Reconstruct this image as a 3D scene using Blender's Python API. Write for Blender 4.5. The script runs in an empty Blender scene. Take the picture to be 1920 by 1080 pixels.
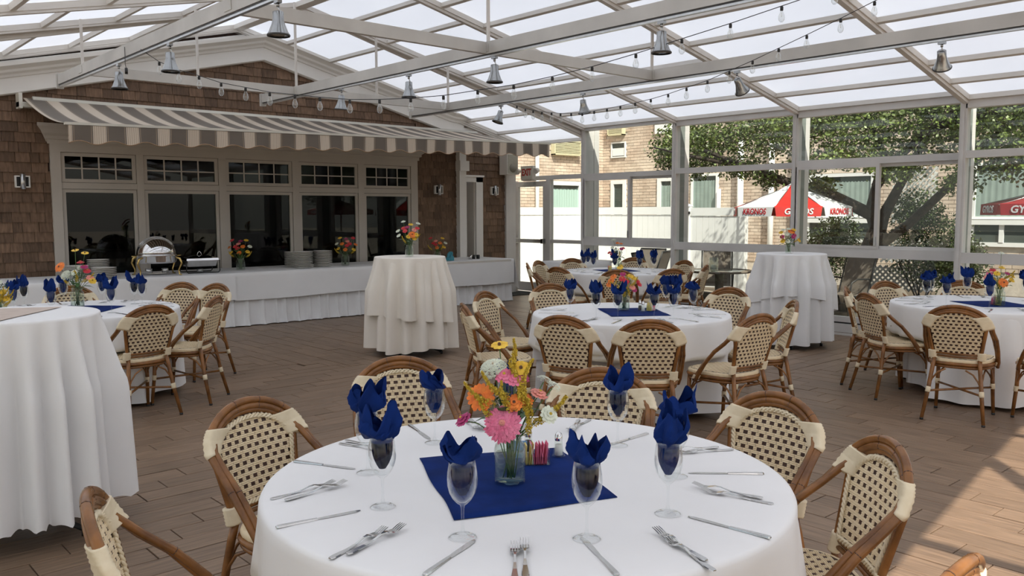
import bpy, math, random
from mathutils import Vector, Matrix
PI = math.pi
R = math.radians
col = bpy.context.scene.collection
scene = bpy.context.scene

# ------------------------------------------------------------------ camera
yaw, pitch, roll, CAMH = R(41.84), R(5.06), R(0.148), 1.55
cyw, syw, cp, sp, cr, sr = math.cos(yaw), math.sin(yaw), math.cos(pitch), math.sin(pitch), math.cos(roll), math.sin(roll)
fwd = Vector((syw*cp, cyw*cp, -sp)); rgt = Vector((cyw, -syw, 0)); dwn = fwd.cross(rgt)
r2 = cr*rgt + sr*dwn; d2 = -sr*rgt + cr*dwn
cam_d = bpy.data.cameras.new('camera'); cam = bpy.data.objects.new('camera', cam_d); col.objects.link(cam)
m = Matrix((( r2.x, -d2.x, -fwd.x, 0), (r2.y, -d2.y, -fwd.y, 0), (r2.z, -d2.z, -fwd.z, CAMH), (0, 0, 0, 1)))
cam.matrix_world = m
cam_d.sensor_width = 36; cam_d.sensor_fit = 'HORIZONTAL'; cam_d.lens = 1600/1920*36
cam_d.clip_start = 0.05; cam_d.clip_end = 300
scene.camera = cam

# ------------------------------------------------------------------ light and exposure
w = bpy.data.worlds.new('sky'); scene.world = w; w.use_nodes = True
nt = w.node_tree; bg = nt.nodes['Background']
sky = nt.nodes.new('ShaderNodeTexSky'); sky.sky_type = 'NISHITA'
SL = Vector((0.42, 0.75, -1.0)).normalized()          # way the sunlight travels
sky.sun_disc = False; sky.sun_elevation = math.asin(-SL.z)
sky.sun_rotation = math.atan2(-SL.x, -SL.y)
sky.air_density = 1.0; sky.dust_density = 2.5; sky.ozone_density = 1.0; sky.altitude = 50
hz = nt.nodes.new('ShaderNodeMixRGB'); hz.inputs[0].default_value = .45; hz.inputs[2].default_value = (7.2, 7.0, 6.7, 1)   # even summer haze
nt.links.new(sky.outputs[0], hz.inputs[1]); nt.links.new(hz.outputs[0], bg.inputs[0]); bg.inputs[1].default_value = 0.105
sd = bpy.data.lights.new('sun', 'SUN'); sun = bpy.data.objects.new('sun', sd); col.objects.link(sun)
sd.energy = 4.0; sd.color = (1.0, 0.92, 0.80); sd.angle = R(0.6)
sun.rotation_euler = SL.to_track_quat('-Z', 'Y').to_euler(); sun.location = (-6, -10, 14)
scene.view_settings.view_transform = 'Standard'; scene.view_settings.look = 'None'
scene.view_settings.gamma = 1.0; scene.view_settings.use_curve_mapping = False
scene.view_settings.exposure = 0.72
cy_ = scene.cycles
cy_.use_denoising = True
cy_.max_bounces = 10; cy_.diffuse_bounces = 4; cy_.glossy_bounces = 4; cy_.transparent_max_bounces = 24
cy_.transmission_bounces = 6; cy_.caustics_reflective = False; cy_.caustics_refractive = False
cy_.sample_clamp_indirect = 6.0

# ------------------------------------------------------------------ helpers
rnd = random.Random(7)
def tri(t):                      # triangle wave, period 1, range -1..1
    t = t % 1.0
    return 4*abs(t-0.5)-1
class MB:
    def __init__(s): s.v = []; s.f = []; s.sm = []
    def add(s, vs, fs, smooth=False):
        o = len(s.v); s.v += [tuple(p) for p in vs]
        s.f += [tuple(i+o for i in f) for f in fs]; s.sm += [smooth]*len(fs)
        return s
    def box(s, a, b, M=None):
        x0, y0, z0 = a; x1, y1, z1 = b
        vs = [Vector(p) for p in ((x0,y0,z0),(x1,y0,z0),(x1,y1,z0),(x0,y1,z0),(x0,y0,z1),(x1,y0,z1),(x1,y1,z1),(x0,y1,z1))]
        if M: vs = [M @ p for p in vs]
        return s.add(vs, [(3,2,1,0),(4,5,6,7),(0,1,5,4),(1,2,6,5),(2,3,7,6),(3,0,4,7)])
    def beam(s, p, q, w, h, up=(0,0,1)):          # box along p-q, w sideways, h along up
        p = Vector(p); q = Vector(q); d = (q-p).normalized(); u = Vector(up); sd_ = d.cross(u)
        if sd_.length < 1e-6: sd_ = d.cross(Vector((1,0,0)))
        sd_.normalize(); u = sd_.cross(d).normalized()
        vs = [e + sd_*(a*w/2) + u*(b*h/2) for e in (p, q) for a, b in ((-1,-1),(1,-1),(1,1),(-1,1))]
        return s.add(vs, [(3,2,1,0),(4,5,6,7),(0,1,5,4),(1,2,6,5),(2,3,7,6),(3,0,4,7)])
    def tube(s, pts, r, n=8, closed=False, caps=True, fy=1.0):
        pts = [Vector(p) for p in pts]; N = len(pts)
        rs = r if isinstance(r, (list, tuple)) else [r]*N
        vs = []; nrm = None
        for i, p in enumerate(pts):
            if closed: t = pts[(i+1) % N]-pts[i-1]
            else: t = pts[min(i+1, N-1)]-pts[max(i-1, 0)]
            t = t.normalized() if t.length > 1e-9 else Vector((0, 0, 1))
            if nrm is None:
                a = Vector((0,0,1)) if abs(t.z) < .9 else Vector((1,0,0))
                nrm = (a-t*a.dot(t)).normalized()
            else:
                nn = nrm-t*nrm.dot(t); nrm = nn.normalized() if nn.length > 1e-6 else nrm
            b = t.cross(nrm)
            for k in range(n):
                a = 2*PI*k/n; vs.append(p + nrm*(math.cos(a)*rs[i]) + b*(math.sin(a)*rs[i]*fy))
        fs = []
        for i in range(N if closed else N-1):
            j = (i+1) % N
            for k in range(n):
                k2 = (k+1) % n; fs.append((i*n+k, i*n+k2, j*n+k2, j*n+k))
        s.add(vs, fs, True)
        if caps and not closed:
            o = len(s.v)-len(vs)
            s.f.append(tuple(o+k for k in range(n-1, -1, -1))); s.sm.append(False)
            s.f.append(tuple(o+(N-1)*n+k for k in range(n))); s.sm.append(False)
        return s
    def lathe(s, prof, n=24, c=(0,0,0), cap0=False, cap1=False):
        vs = []; N = len(prof)
        for r_, z in prof:
            for k in range(n):
                a = 2*PI*k/n; vs.append((c[0]+r_*math.cos(a), c[1]+r_*math.sin(a), c[2]+z))
        fs = [(i*n+k, i*n+(k+1) % n, (i+1)*n+(k+1) % n, (i+1)*n+k) for i in range(N-1) for k in range(n)]
        s.add(vs, fs, True); o = len(s.v)-len(vs)
        if cap0: s.f.append(tuple(o+k for k in range(n-1, -1, -1))); s.sm.append(False)
        if cap1: s.f.append(tuple(o+(N-1)*n+k for k in range(n))); s.sm.append(False)
        return s
    def loft(s, rings, smooth=True, cap=False, closed=True):
        n = len(rings[0]); vs = [p for r_ in rings for p in r_]
        fs = []
        for i in range(len(rings)-1):
            for k in range(n if closed else n-1):
                k2 = (k+1) % n; fs.append((i*n+k, i*n+k2, (i+1)*n+k2, (i+1)*n+k))
        s.add(vs, fs, smooth)
        if cap:
            o = len(s.v)-len(vs)
            s.f.append(tuple(o+k for k in range(n-1, -1, -1))); s.sm.append(False)
            s.f.append(tuple(o+(len(rings)-1)*n+k for k in range(n))); s.sm.append(False)
        return s
    def prism(s, poly, z0, z1, M=None):
        n = len(poly); vs = [Vector((x, y, z0)) for x, y in poly]+[Vector((x, y, z1)) for x, y in poly]
        if M: vs = [M @ p for p in vs]
        return s.add(vs, [tuple(range(n-1, -1, -1)), tuple(range(n, 2*n))]+[(i, (i+1) % n, n+(i+1) % n, n+i) for i in range(n)])
    def mesh(s, name, mat):
        me = bpy.data.meshes.new(name); me.from_pydata(s.v, [], s.f)
        me.polygons.foreach_set('use_smooth', s.sm); 
        if mat: me.materials.append(mat)
        me.update(); return me
    def build(s, name, mat, parent=None, loc=None, kind=None):
        return link(name, s.mesh(name, mat), parent, loc, kind)
def link(name, me, parent=None, loc=None, kind=None, rot=None):
    o = bpy.data.objects.new(name, me); col.objects.link(o)
    if parent: o.parent = parent
    if loc is not None: o.location = loc
    if rot is not None: o.rotation_euler = rot
    if kind: o['kind'] = kind
    return o
def tag(o, label, cat, group=None):
    o['label'] = label; o['category'] = cat
    if group: o['group'] = group
    return o
def thing(name, label, cat, loc=(0,0,0), rz=0, group=None):
    o = bpy.data.objects.new(name, None); col.objects.link(o)
    o.empty_display_size = .1; o.location = loc; o.rotation_euler = (0, 0, rz)
    return tag(o, label, cat, group)
def struct(name, loc=(0,0,0)):
    o = bpy.data.objects.new(name, None); col.objects.link(o); o.location = loc
    o.empty_display_size = .1; o['kind'] = 'structure'; return o
KIDS = {}
def dup(o, loc=None, rz=None, label=None, group=None, parent=None):
    c = o.copy(); col.objects.link(c)
    if parent is not None: c.parent = parent
    if loc is not None: c.location = loc
    if rz is not None: c.rotation_euler = (0, 0, rz)
    if label: c['label'] = label
    if group: c['group'] = group
    if o.name not in KIDS: KIDS[o.name] = list(o.children)
    for ch in KIDS[o.name]: dup(ch, parent=c)
    return c
def smoothstep(a, b, x):
    t = max(0., min(1., (x-a)/(b-a))); return t*t*(3-2*t)
def hull(vs):
    return vs
# ------------------------------------------------------------------ materials (all procedural)
def mat(name, c, rough=.5, metal=0., var=0., scale=8., bump=0., bscale=None, stretch=None, c2=None, spec=None, coat=0., island=0., sheen=0., dist=.002, coord='Object'):
    m = bpy.data.materials.new(name); m.use_nodes = True; t = m.node_tree; b = t.nodes['Principled BSDF']
    b.inputs['Base Color'].default_value = (*c, 1); b.inputs['Roughness'].default_value = rough; b.inputs['Metallic'].default_value = metal
    if spec is not None: b.inputs['Specular IOR Level'].default_value = spec
    if coat: b.inputs['Coat Weight'].default_value = coat; b.inputs['Coat Roughness'].default_value = .15
    if sheen: b.inputs['Sheen Weight'].default_value = sheen
    N = t.nodes.new; L = t.links.new
    tc = N('ShaderNodeTexCoord'); mp = N('ShaderNodeMapping'); 
    if coord == 'World':
        ge = N('ShaderNodeNewGeometry'); L(ge.outputs['Position'], mp.inputs[0])
    else: L(tc.outputs[coord], mp.inputs[0])
    if stretch: mp.inputs['Scale'].default_value = stretch
    outc = None
    if var or c2:
        nz = N('ShaderNodeTexNoise'); nz.inputs['Scale'].default_value = scale; nz.inputs['Detail'].default_value = 5
        L(mp.outputs[0], nz.inputs[0])
        rp = N('ShaderNodeValToRGB'); L(nz.outputs[0], rp.inputs[0])
        lo = [max(0, x*(1-var)) for x in c]; hi = c2 if c2 else [min(1, x*(1+var)) for x in c]
        rp.color_ramp.elements[0].position = .32; rp.color_ramp.elements[1].position = .68
        rp.color_ramp.elements[0].color = (*lo, 1); rp.color_ramp.elements[1].color = (*hi, 1)
        outc = rp.outputs[0]
    if island:
        ge = N('ShaderNodeNewGeometry'); oi = N('ShaderNodeObjectInfo')
        ad = N('ShaderNodeMath'); ad.operation = 'ADD'; L(ge.outputs['Random Per Island'], ad.inputs[0]); L(oi.outputs['Random'], ad.inputs[1])
        fr = N('ShaderNodeMath'); fr.operation = 'FRACT'; L(ad.outputs[0], fr.inputs[0])
        mr = N('ShaderNodeMapRange'); L(fr.outputs[0], mr.inputs[0]); mr.inputs[3].default_value = 1-island; mr.inputs[4].default_value = 1+island
        hs = N('ShaderNodeHueSaturation'); L(mr.outputs[0], hs.inputs['Value'])
        if outc: L(outc, hs.inputs['Color'])
        else: hs.inputs['Color'].default_value = (*c, 1)
        outc = hs.outputs[0]
    if outc: L(outc, b.inputs['Base Color'])
    if bump:
        n2 = N('ShaderNodeTexNoise'); n2.inputs['Scale'].default_value = bscale or scale*4; n2.inputs['Detail'].default_value = 4
        L(mp.outputs[0], n2.inputs[0])
        bp = N('ShaderNodeBump'); bp.inputs['Strength'].default_value = bump; bp.inputs['Distance'].default_value = dist
        L(n2.outputs[0], bp.inputs['Height']); L(bp.outputs[0], b.inputs['Normal'])
    return m
def glassy(name, tint=(1,1,1), edge=.5, rough=0., base=.04, power=3.):
    m = bpy.data.materials.new(name); m.use_nodes = True; t = m.node_tree; t.nodes.clear(); N = t.nodes.new; L = t.links.new
    o = N('ShaderNodeOutputMaterial'); tr = N('ShaderNodeBsdfTransparent'); tr.inputs[0].default_value = (*tint, 1)
    gl = N('ShaderNodeBsdfGlossy'); gl.inputs['Roughness'].default_value = rough; gl.inputs[0].default_value = (.95,.97,.97,1)
    lw = N('ShaderNodeLayerWeight'); lw.inputs[0].default_value = .5
    pw = N('ShaderNodeMath'); pw.operation = 'POWER'; L(lw.outputs['Facing'], pw.inputs[0]); pw.inputs[1].default_value = power
    mr = N('ShaderNodeMapRange'); L(pw.outputs[0], mr.inputs[0]); mr.inputs[3].default_value = base; mr.inputs[4].default_value = edge
    mx = N('ShaderNodeMixShader'); L(mr.outputs[0], mx.inputs[0]); L(tr.outputs[0], mx.inputs[1]); L(gl.outputs[0], mx.inputs[2]); L(mx.outputs[0], o.inputs[0])
    return m
M = {}
M['frame'] = mat('aluminium_frame', (.66,.645,.625), .42, .0, .06, 3., spec=.4)
M['beam'] = mat('galvanised_beam', (.60,.585,.55), .5, .25, .10, 2.2, bump=.2, bscale=30)
M['rafter'] = mat('rafter_paint', (.70,.67,.625), .5, .0, .05, 2.)
M['rubber'] = mat('rubber_black', (.02,.02,.02), .6)
M['track'] = mat('track_dark', (.06,.06,.06), .5)
M['white'] = mat('white_paint', (.80,.78,.74), .5, 0, .03, 3.)
M['trimw'] = mat('warm_white_trim', (.70,.66,.60), .5, 0, .03, 3.)
M['wtrim'] = mat('window_trim', (.52,.475,.415), .5, 0, .04, 3.)
M['pvc'] = mat('white_vinyl', (.86,.87,.86), .35, 0, .02, 4.)
M['shingle'] = mat('cedar_shingle', (.155,.094,.058), .8, 0, .28, 7., bump=.5, bscale=60, stretch=(6,6,.8), island=.3, coord='World')
M['floor'] = mat('plank_floor', (.225,.150,.098), .42, 0, .22, 5., bump=.15, bscale=25, stretch=(1,1,1), island=.13, coord='World', spec=.4)
M['floor_x'] = mat('plank_floor_lengthwise', (.225,.150,.098), .42, 0, .25, 7., bump=.12, bscale=20, stretch=(.6,7,1), island=.13, coord='World', spec=.4)
M['floor_y'] = mat('plank_floor_crosswise', (.225,.150,.098), .42, 0, .25, 7., bump=.12, bscale=20, stretch=(7,.6,1), island=.13, coord='World', spec=.4)
M['grout'] = mat('dark_grout', (.07,.055,.045), .8)
M['cloth'] = mat('white_cloth', (.87,.865,.86), .85, 0, .02, 3., bump=.25, bscale=260, dist=.0006)
M['cream'] = mat('ivory_cloth', (.88,.82,.73), .85, 0, .03, 3., bump=.25, bscale=260, dist=.0006)
M['runner'] = mat('beige_runner', (.60,.50,.43), .9, 0, .05, 20.)
M['blue'] = mat('navy_cloth', (.005,.023,.135), .85, 0, .25, 9., bump=.3, bscale=300, dist=.0006, spec=.12)
M['cane'] = mat('lacquered_cane', (.165,.064,.016), .26, 0, .25, 10., c2=(.31,.13,.035), spec=.5)
M['cane_dark'] = mat('cane_core', (.05,.020,.011), .6, 0, .2, 12.)
M['weave'] = mat('cream_weave', (.84,.68,.44), .5, 0, .03, 40., c2=(.90,.76,.53))
M['binding'] = mat('cream_binding', (.80,.68,.47), .5, 0, .03, 30., c2=(.85,.74,.54))
M['steel'] = mat('polished_steel', (.62,.62,.61), .16, 1., .05, 20.)
M['chrome'] = mat('chrome', (.78,.78,.78), .07, 1., .03, 20.)
M['brushed'] = mat('brushed_aluminium', (.60,.61,.61), .3, 1., .08, 30.)
M['brass'] = mat('brass', (.62,.45,.17), .2, 1., .1, 30.)
M['iron'] = mat('black_iron', (.025,.025,.025), .45, .3, .1, 10.)
M['china'] = mat('white_china', (.85,.83,.78), .25, 0, .02, 10.)
M['black'] = mat('black_plastic', (.015,.015,.015), .4)
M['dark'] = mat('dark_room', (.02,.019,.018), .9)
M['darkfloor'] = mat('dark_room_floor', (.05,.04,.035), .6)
M['grille'] = mat('speaker_grille', (.36,.34,.28), .6, 0, .12, 90.)
M['salt'] = mat('salt_white', (.8,.8,.78), .8)
M['pepper'] = mat('pepper_dark', (.08,.07,.06), .8)
M['pinkp'] = mat('pink_paper', (.80,.16,.28), .6, 0, .1, 30.)
M['yellowp'] = mat('yellow_paper', (.75,.58,.18), .6, 0, .1, 30.)
M['whitep'] = mat('white_paper', (.8,.8,.78), .6)
M['bluep'] = mat('blue_paper', (.25,.45,.7), .6)
M['stem'] = mat('green_stem', (.09,.17,.045), .5, 0, .3, 20.)
M['leafy'] = mat('flower_leaf', (.045,.12,.03), .5, 0, .4, 20.)
M['teal'] = mat('teal_tissue', (.05,.25,.32), .7, 0, .2, 20.)
M['soil'] = mat('garden_soil', (.10,.075,.05), .9, 0, .4, 6., bump=.5, bscale=20)
M['patio'] = mat('patio_paver', (.42,.36,.29), .8, 0, .2, 3., bump=.3, bscale=30)
M['stone'] = mat('edging_stone', (.15,.14,.12), .85, 0, .3, 5., bump=.4, bscale=20)
M['brick'] = mat('buff_brick', (.60,.46,.36), .85, 0, .12, 2., c2=(.72,.61,.50), island=.13, bump=.4, bscale=60, coord='World')
M['mortar'] = mat('brick_mortar', (.60,.54,.47), .9, 0, .1, 10.)
M['bark'] = mat('tree_bark', (.055,.042,.032), .9, 0, .35, 10., bump=.6, bscale=40, dist=.01)
M['leaf'] = mat('tree_leaf', (.075,.115,.025), .45, 0, .3, 1.2, c2=(.19,.25,.06), island=.5, coord='World')
M['leaf2'] = mat('shrub_leaf', (.08,.13,.035), .5, 0, .3, 1.5, c2=(.16,.22,.08), island=.5, coord='World')
M['red'] = mat('red_canvas', (.55,.025,.02), .6, 0, .1, 6.)
M['maroon'] = mat('maroon_canvas', (.30,.015,.02), .6, 0, .1, 6.)
M['wcan'] = mat('white_canvas', (.74,.76,.78), .6, 0, .03, 6.)
M['redink'] = mat('red_lettering', (.55,.02,.03), .5)
M['sling'] = mat('sling_fabric', (.16,.135,.11), .8, 0, .1, 60.)
M['louver'] = mat('louver_cream', (.66,.62,.42), .5, 0, .05, 8.)
M['curtain'] = mat('teal_curtain', (.27,.34,.31), .8, 0, .08, 4.)
M['winglass'] = mat('dark_window', (.05,.07,.065), .08, 0, .1, 2.)
M['green'] = mat('jug_blue', (.10,.30,.62), .4)
M['shade'] = mat('awning_frame', (.70,.68,.60), .4)
M['glass'] = glassy('pane_glass', (.93,.96,.95), .35, 0., .035, 3.5)
M['darkglass'] = glassy('window_glass', (.40,.42,.40), .22, 0., .022, 3.)
M['wine'] = glassy('wine_glass', (.985,.99,.99), .75, .0, .022, 2.6)
M['bulbglass'] = glassy('bulb_glass', (.93,.94,.94), .85, .05, .10, 1.6)
M['lampmetal'] = mat('lamp_metal', (.36,.37,.37), .22, 1., .1, 14.)
M['greypanel'] = mat('return_panel_grey', (.22,.245,.23), .5, 0, .05, 5.)
M['jar'] = glassy('jar_glass', (.93,.955,.93), .5, .01, .025, 2.8)
M['ptop'] = glassy('patio_glass', (.55,.62,.58), .7, .1, .2, 2.)
def petal(name, c, c2=None):
    M[name] = mat(name, c, .6, 0, .12, 30., c2=c2, sheen=.1, island=.12)
petal('pink_petal', (.78,.13,.26), (.86,.24,.38)); petal('orange_petal', (.85,.16,.02), (.9,.26,.03)); petal('yellow_petal', (.85,.48,.02), (.9,.6,.05))
petal('red_petal', (.62,.03,.05)); petal('white_petal', (.72,.76,.62)); petal('magenta_petal', (.42,.02,.14)); petal('gold_petal', (.62,.42,.02), (.7,.52,.05))
petal('flower_eye', (.12,.05,.02)); petal('coral_petal', (.85,.30,.24))
# translucent roof sheet
def roofsheet():
    m = bpy.data.materials.new('frosted_roof_sheet'); m.use_nodes = True; t = m.node_tree; t.nodes.clear(); N = t.nodes.new; L = t.links.new
    o = N('ShaderNodeOutputMaterial'); a = N('ShaderNodeBsdfTranslucent'); b = N('ShaderNodeBsdfDiffuse'); g = N('ShaderNodeBsdfGlossy')
    nz = N('ShaderNodeTexNoise'); nz.inputs['Scale'].default_value = .8; ge = N('ShaderNodeNewGeometry'); L(ge.outputs['Position'], nz.inputs[0])
    rp = N('ShaderNodeValToRGB'); L(nz.outputs[0], rp.inputs[0]); rp.color_ramp.elements[0].color = (.525,.55,.595,1); rp.color_ramp.elements[1].color = (.565,.59,.635,1)
    L(rp.outputs[0], a.inputs[0]); b.inputs[0].default_value = (.35,.36,.37,1); g.inputs[0].default_value = (.6,.6,.6,1); g.inputs['Roughness'].default_value = .15
    ad = N('ShaderNodeAddShader'); L(a.outputs[0], ad.inputs[0]); L(b.outputs[0], ad.inputs[1])
    mx = N('ShaderNodeMixShader'); mx.inputs[0].default_value = .05; L(ad.outputs[0], mx.inputs[1]); L(g.outputs[0], mx.inputs[2]); L(mx.outputs[0], o.inputs[0])
    return m
M['roof'] = roofsheet()
# striped awning canvas (print on the cloth, stripes run out from the wall)
def awning_mat():
    m = mat('striped_canvas', (.3,.3,.3), .8); t = m.node_tree; b = t.nodes['Principled BSDF']; N = t.nodes.new; L = t.links.new
    ge = N('ShaderNodeNewGeometry'); sx = N('ShaderNodeSeparateXYZ'); L(ge.outputs['Position'], sx.inputs[0])
    s = N('ShaderNodeMath'); s.operation = 'SUBTRACT'; L(sx.outputs[0], s.inputs[0]); s.inputs[1].default_value = 2.73
    d = N('ShaderNodeMath'); d.operation = 'DIVIDE'; L(s.outputs[0], d.inputs[0]); d.inputs[1].default_value = .353
    f = N('ShaderNodeMath'); f.operation = 'FRACT'; L(d.outputs[0], f.inputs[0])
    rp = N('ShaderNodeValToRGB'); rp.color_ramp.interpolation = 'CONSTANT'; L(f.outputs[0], rp.inputs[0]); e = rp.color_ramp.elements
    g = (.165,.14,.115,1); wv = (.66,.575,.47,1); ln = (.40,.31,.22,1)
    e[0].position = 0; e[0].color = g; e[1].position = .035; e[1].color = ln
    for p, c in ((.05,g),(.545,ln),(.56,g),(.60,wv),(.635,ln),(.65,wv),(.70,ln),(.712,wv),(.765,ln),(.777,wv),(.83,ln),(.842,wv),(.895,ln),(.907,wv),(.96,ln),(.975,wv)):
        x = e.new(p); x.color = c
    L(rp.outputs[0], b.inputs['Base Color']); return m
M['awning'] = awning_mat()
# ================================================================== SETTING
# ------------------------------------------------------------------ floor: planks laid in four quadrants round the room's centre
floor = struct('floor')
MB().box((-3.2, -5, -.06), (11.75, 13.2, -.012)).build('floor_base', M['grout'], floor)
W_, LN, GAP, CX, CY = .165, .62, .006, 5.98, 5.98
XM = {0: 11.3, 1: 11.0, 2: 10.7, 3: 10.4, 4: 10.1, 5: 9.8, 6: 9.5}
def planks():
    out = []
    for ax in (0, 1):                           # 0: planks along X (west, east), 1: along Y (south, north)
        lo, hi = ((-5, 13.2) if ax == 0 else (-3.2, 11.75))
        k0 = int((lo-4.0)/W_)-2
        for k in range(k0, k0+130):
            a0 = 4.0+k*W_; ac = a0+W_/2
            if ac < lo or a0+W_ > hi+.2: continue
            if ax == 0: d = abs(ac-CY)-W_/2; segs = [(-3.2, CX-d), (CX+d, 11.75)]
            else: d = abs(ac-CX)+W_/2; segs = [(-5, CY-d), (CY+d, 13.2)]
            for s0, s1 in segs:
                if s1-s0 < .05: continue
                st = .846+.17*k
                n0 = math.floor((s0-st)/LN)
                x = st+n0*LN
                while x < s1:
                    p, q = max(x, s0), min(x+LN, s1)
                    if q-p > .03: out.append((ax, a0, p, q))
                    x += LN
    return out
PL = planks(); near = []
for i, (ax, a, p, q) in enumerate(PL):
    x, y = ((p+q)/2, a+W_/2) if ax == 0 else (a+W_/2, (p+q)/2)
    v = Vector((x, y, 0))-Vector((0, 0, CAMH)); f_ = v.dot(fwd)
    u_ = 960+1600*v.dot(r2)/max(f_, .1); v_ = 540+1600*v.dot(d2)/max(f_, .1)
    vis = f_ > .5 and -20 < u_ < 1940 and 560 < v_ < 1100
    hid = math.hypot(x-1.7, y-1.84) < .9
    near.append((f_ if vis and not hid else 99+f_, i))
near.sort(); single = {i for _, i in near[:300]}
st_mb = {0: MB(), 1: MB()}; pm = {}
for i, (ax, a, p, q) in enumerate(PL):
    dz = rnd.uniform(-.0012, .0012); g = GAP/2
    if i in single:
        key = (ax, round(q-p, 2))
        if key not in pm:
            l = q-p-2*g; b_ = W_/2-g
            vs = [(-l/2,-b_,-.012),(l/2,-b_,-.012),(l/2,b_,-.012),(-l/2,b_,-.012),(-l/2,-b_,-.0015),(l/2,-b_,-.0015),(l/2,b_,-.0015),(-l/2,b_,-.0015),
                  (-l/2+.0015,-b_+.0015,0),(l/2-.0015,-b_+.0015,0),(l/2-.0015,b_-.0015,0),(-l/2+.0015,b_-.0015,0)]
            if ax: vs = [(-y_, x_, z_) for x_, y_, z_ in vs]
            mb = MB(); mb.add(vs, [(0,1,5,4),(1,2,6,5),(2,3,7,6),(3,0,4,7),(4,5,9,8),(5,6,10,9),(6,7,11,10),(7,4,8,11),(8,9,10,11)])
            pm[key] = mb.mesh('floor_plank', M['floor_y' if ax else 'floor_x'])
        c = ((p+q)/2, a+W_/2, dz) if ax == 0 else (a+W_/2, (p+q)/2, dz)
        link('floor_plank', pm[key], floor, c)
    elif ax == 0: st_mb[0].box((p+g, a+g, -.012), (q-g, a+W_-g, dz))
    else: st_mb[1].box((a+g, p+g, -.012), (a+W_-g, q-g, dz))
st_mb[0].build('floor_planks_lengthwise', M['floor_x'], floor, kind='stuff')
st_mb[1].build('floor_planks_crosswise', M['floor_y'], floor, kind='stuff')

# ------------------------------------------------------------------ back wall: cedar shingles with window bay, pilaster and door
YW = 12.3
wb = struct('wall_back')
for a, b_ in (((-3.2, YW+.02, 0), (2.98, YW+.2, 2.6)), ((-3.2, YW+.02, 2.45), (9.6, YW+.2, 4.3)), ((2.98, YW+.02, 0), (8.77, YW+.2, .68)), ((8.77, YW+.02, 0), (9.82, YW+.2, 3.3)),
              ((9.6, YW+.02, 2.2), (11.0, YW+.2, 3.2)), ((10.2, YW+.02, 0), (11.0, YW+.2, 2.2))):
    MB().box(a, b_).build('wall_backing', M['mortar'] if 0 else M['cane_dark'], wb)
def rake_low(x):
    if x < 5.94: return 3.025+(x-2.46)*.2359
    return max(3.846-(x-5.94)*.2463, 2.98) if x < 9.6 else 3.25-(x-9.85)*.235
sh_s = []; sh_m = MB(); shp = {}
row = .127
zones = [(-3.2, 2.985, .56, 9), (2.985, 8.765, 2.45, 9), (8.765, 9.66, .5, 9), (9.79, 10.82, .5, 9)]
cand = []
for k in range(0, 30):
    z = .55+k*row; x = -3.2+rnd.uniform(-.1, 0)
    while x < 10.9:
        wd = rnd.choice((.11,.14,.17,.19,.21,.24)); x1 = x+wd
        for (a, b_, zl, zh) in zones:
            p, q = max(x, a), min(x1, b_)
            if q-p < .03: continue
            if z+row < zl or z > rake_low((p+q)/2)+.14: continue
            if a == 9.79 and q < 10.24 and z < 2.13: continue
            if a == 9.79 and p < 10.24 < q and z < 2.13: p = 10.24
            if q-p < .03: continue
            score = 0 if (p > 2.3 and z > 1.1) else 5
            if z > 2.75 and 2.6 < p < 9.6: score -= 2
            if z < 2.45 and 2.3 < p < 3: score -= 1
            cand.append((score+rnd.random()*.5+(p > 8.7)*.4, p, q, z))
        x = x1
cand.sort(); 
for i, (s_, p, q, z) in enumerate(cand):
    l = q-p-.004; t0, t1 = .022+rnd.uniform(0, .003), .006; h = row+.02; j = rnd.uniform(-.003, .003)
    if i < 300:
        key = round(l, 2)
        if key not in shp:
            mb = MB(); mb.add([(-l/2,-t0,0),(l/2,-t0,0),(l/2,.015,0),(-l/2,.015,0),(-l/2,-t1,h),(l/2,-t1,h),(l/2,.015,h),(-l/2,.015,h)], [(3,2,1,0),(4,5,6,7),(0,1,5,4),(1,2,6,5),(2,3,7,6),(3,0,4,7)])
            shp[key] = mb.mesh('shingle', M['shingle'])
        link('shingle', shp[key], wb, ((p+q)/2, YW, z+j))
    else:
        x0, x1 = p+.002, q-.002; z += j
        sh_m.add([(x0,YW-t0,z),(x1,YW-t0,z),(x1,YW+.015,z),(x0,YW+.015,z),(x0,YW-t1,z+h),(x1,YW-t1,z+h),(x1,YW+.015,z+h),(x0,YW+.015,z+h)], [(3,2,1,0),(4,5,6,7),(0,1,5,4),(1,2,6,5),(2,3,7,6),(3,0,4,7)])
sh_m.build('shingles', M['shingle'], wb, kind='stuff')
# rake boards of the gable: fascia, crown and bead
def rake(name, pts, prof, mt, parent):            # prof: (dy, dz) outline swept along pts (x, z)
    rings = [[(x, YW+dy, z+dz) for dy, dz in prof] for x, z in pts]
    return MB().loft(rings, smooth=False, cap=True).build(name, mt, parent)
t1 = struct('trim_1')
PKX = 5.95
low = [(-3.2, 3.03-(5.66)*.2359), (PKX, 3.85), (9.46, 2.985), (9.80, 2.985)]
rake('fascia_board', low, [(-.06, 0), (.02, 0), (.02, .40), (-.06, .40)], M['white'], t1)
rake('bead_moulding', low, [(-.09, -.005), (-.06, -.02), (0, -.02), (0, .035), (-.09, .035)], M['white'], t1)
crown = [(-.06, .20), (-.085, .205), (-.10, .235), (-.15, .26), (-.16, .29), (-.20, .31), (-.245, .33), (-.25, .375), (-.06, .375)]
top = [(-3.2, 3.03-(5.66)*.2359), (PKX, 3.83), (7.7, 3.40), (9.35, 3.0), (9.5, 2.965), (9.62, 2.955), (9.86, 2.955)]
rake('crown_moulding', top, crown, M['white'], t1)
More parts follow.
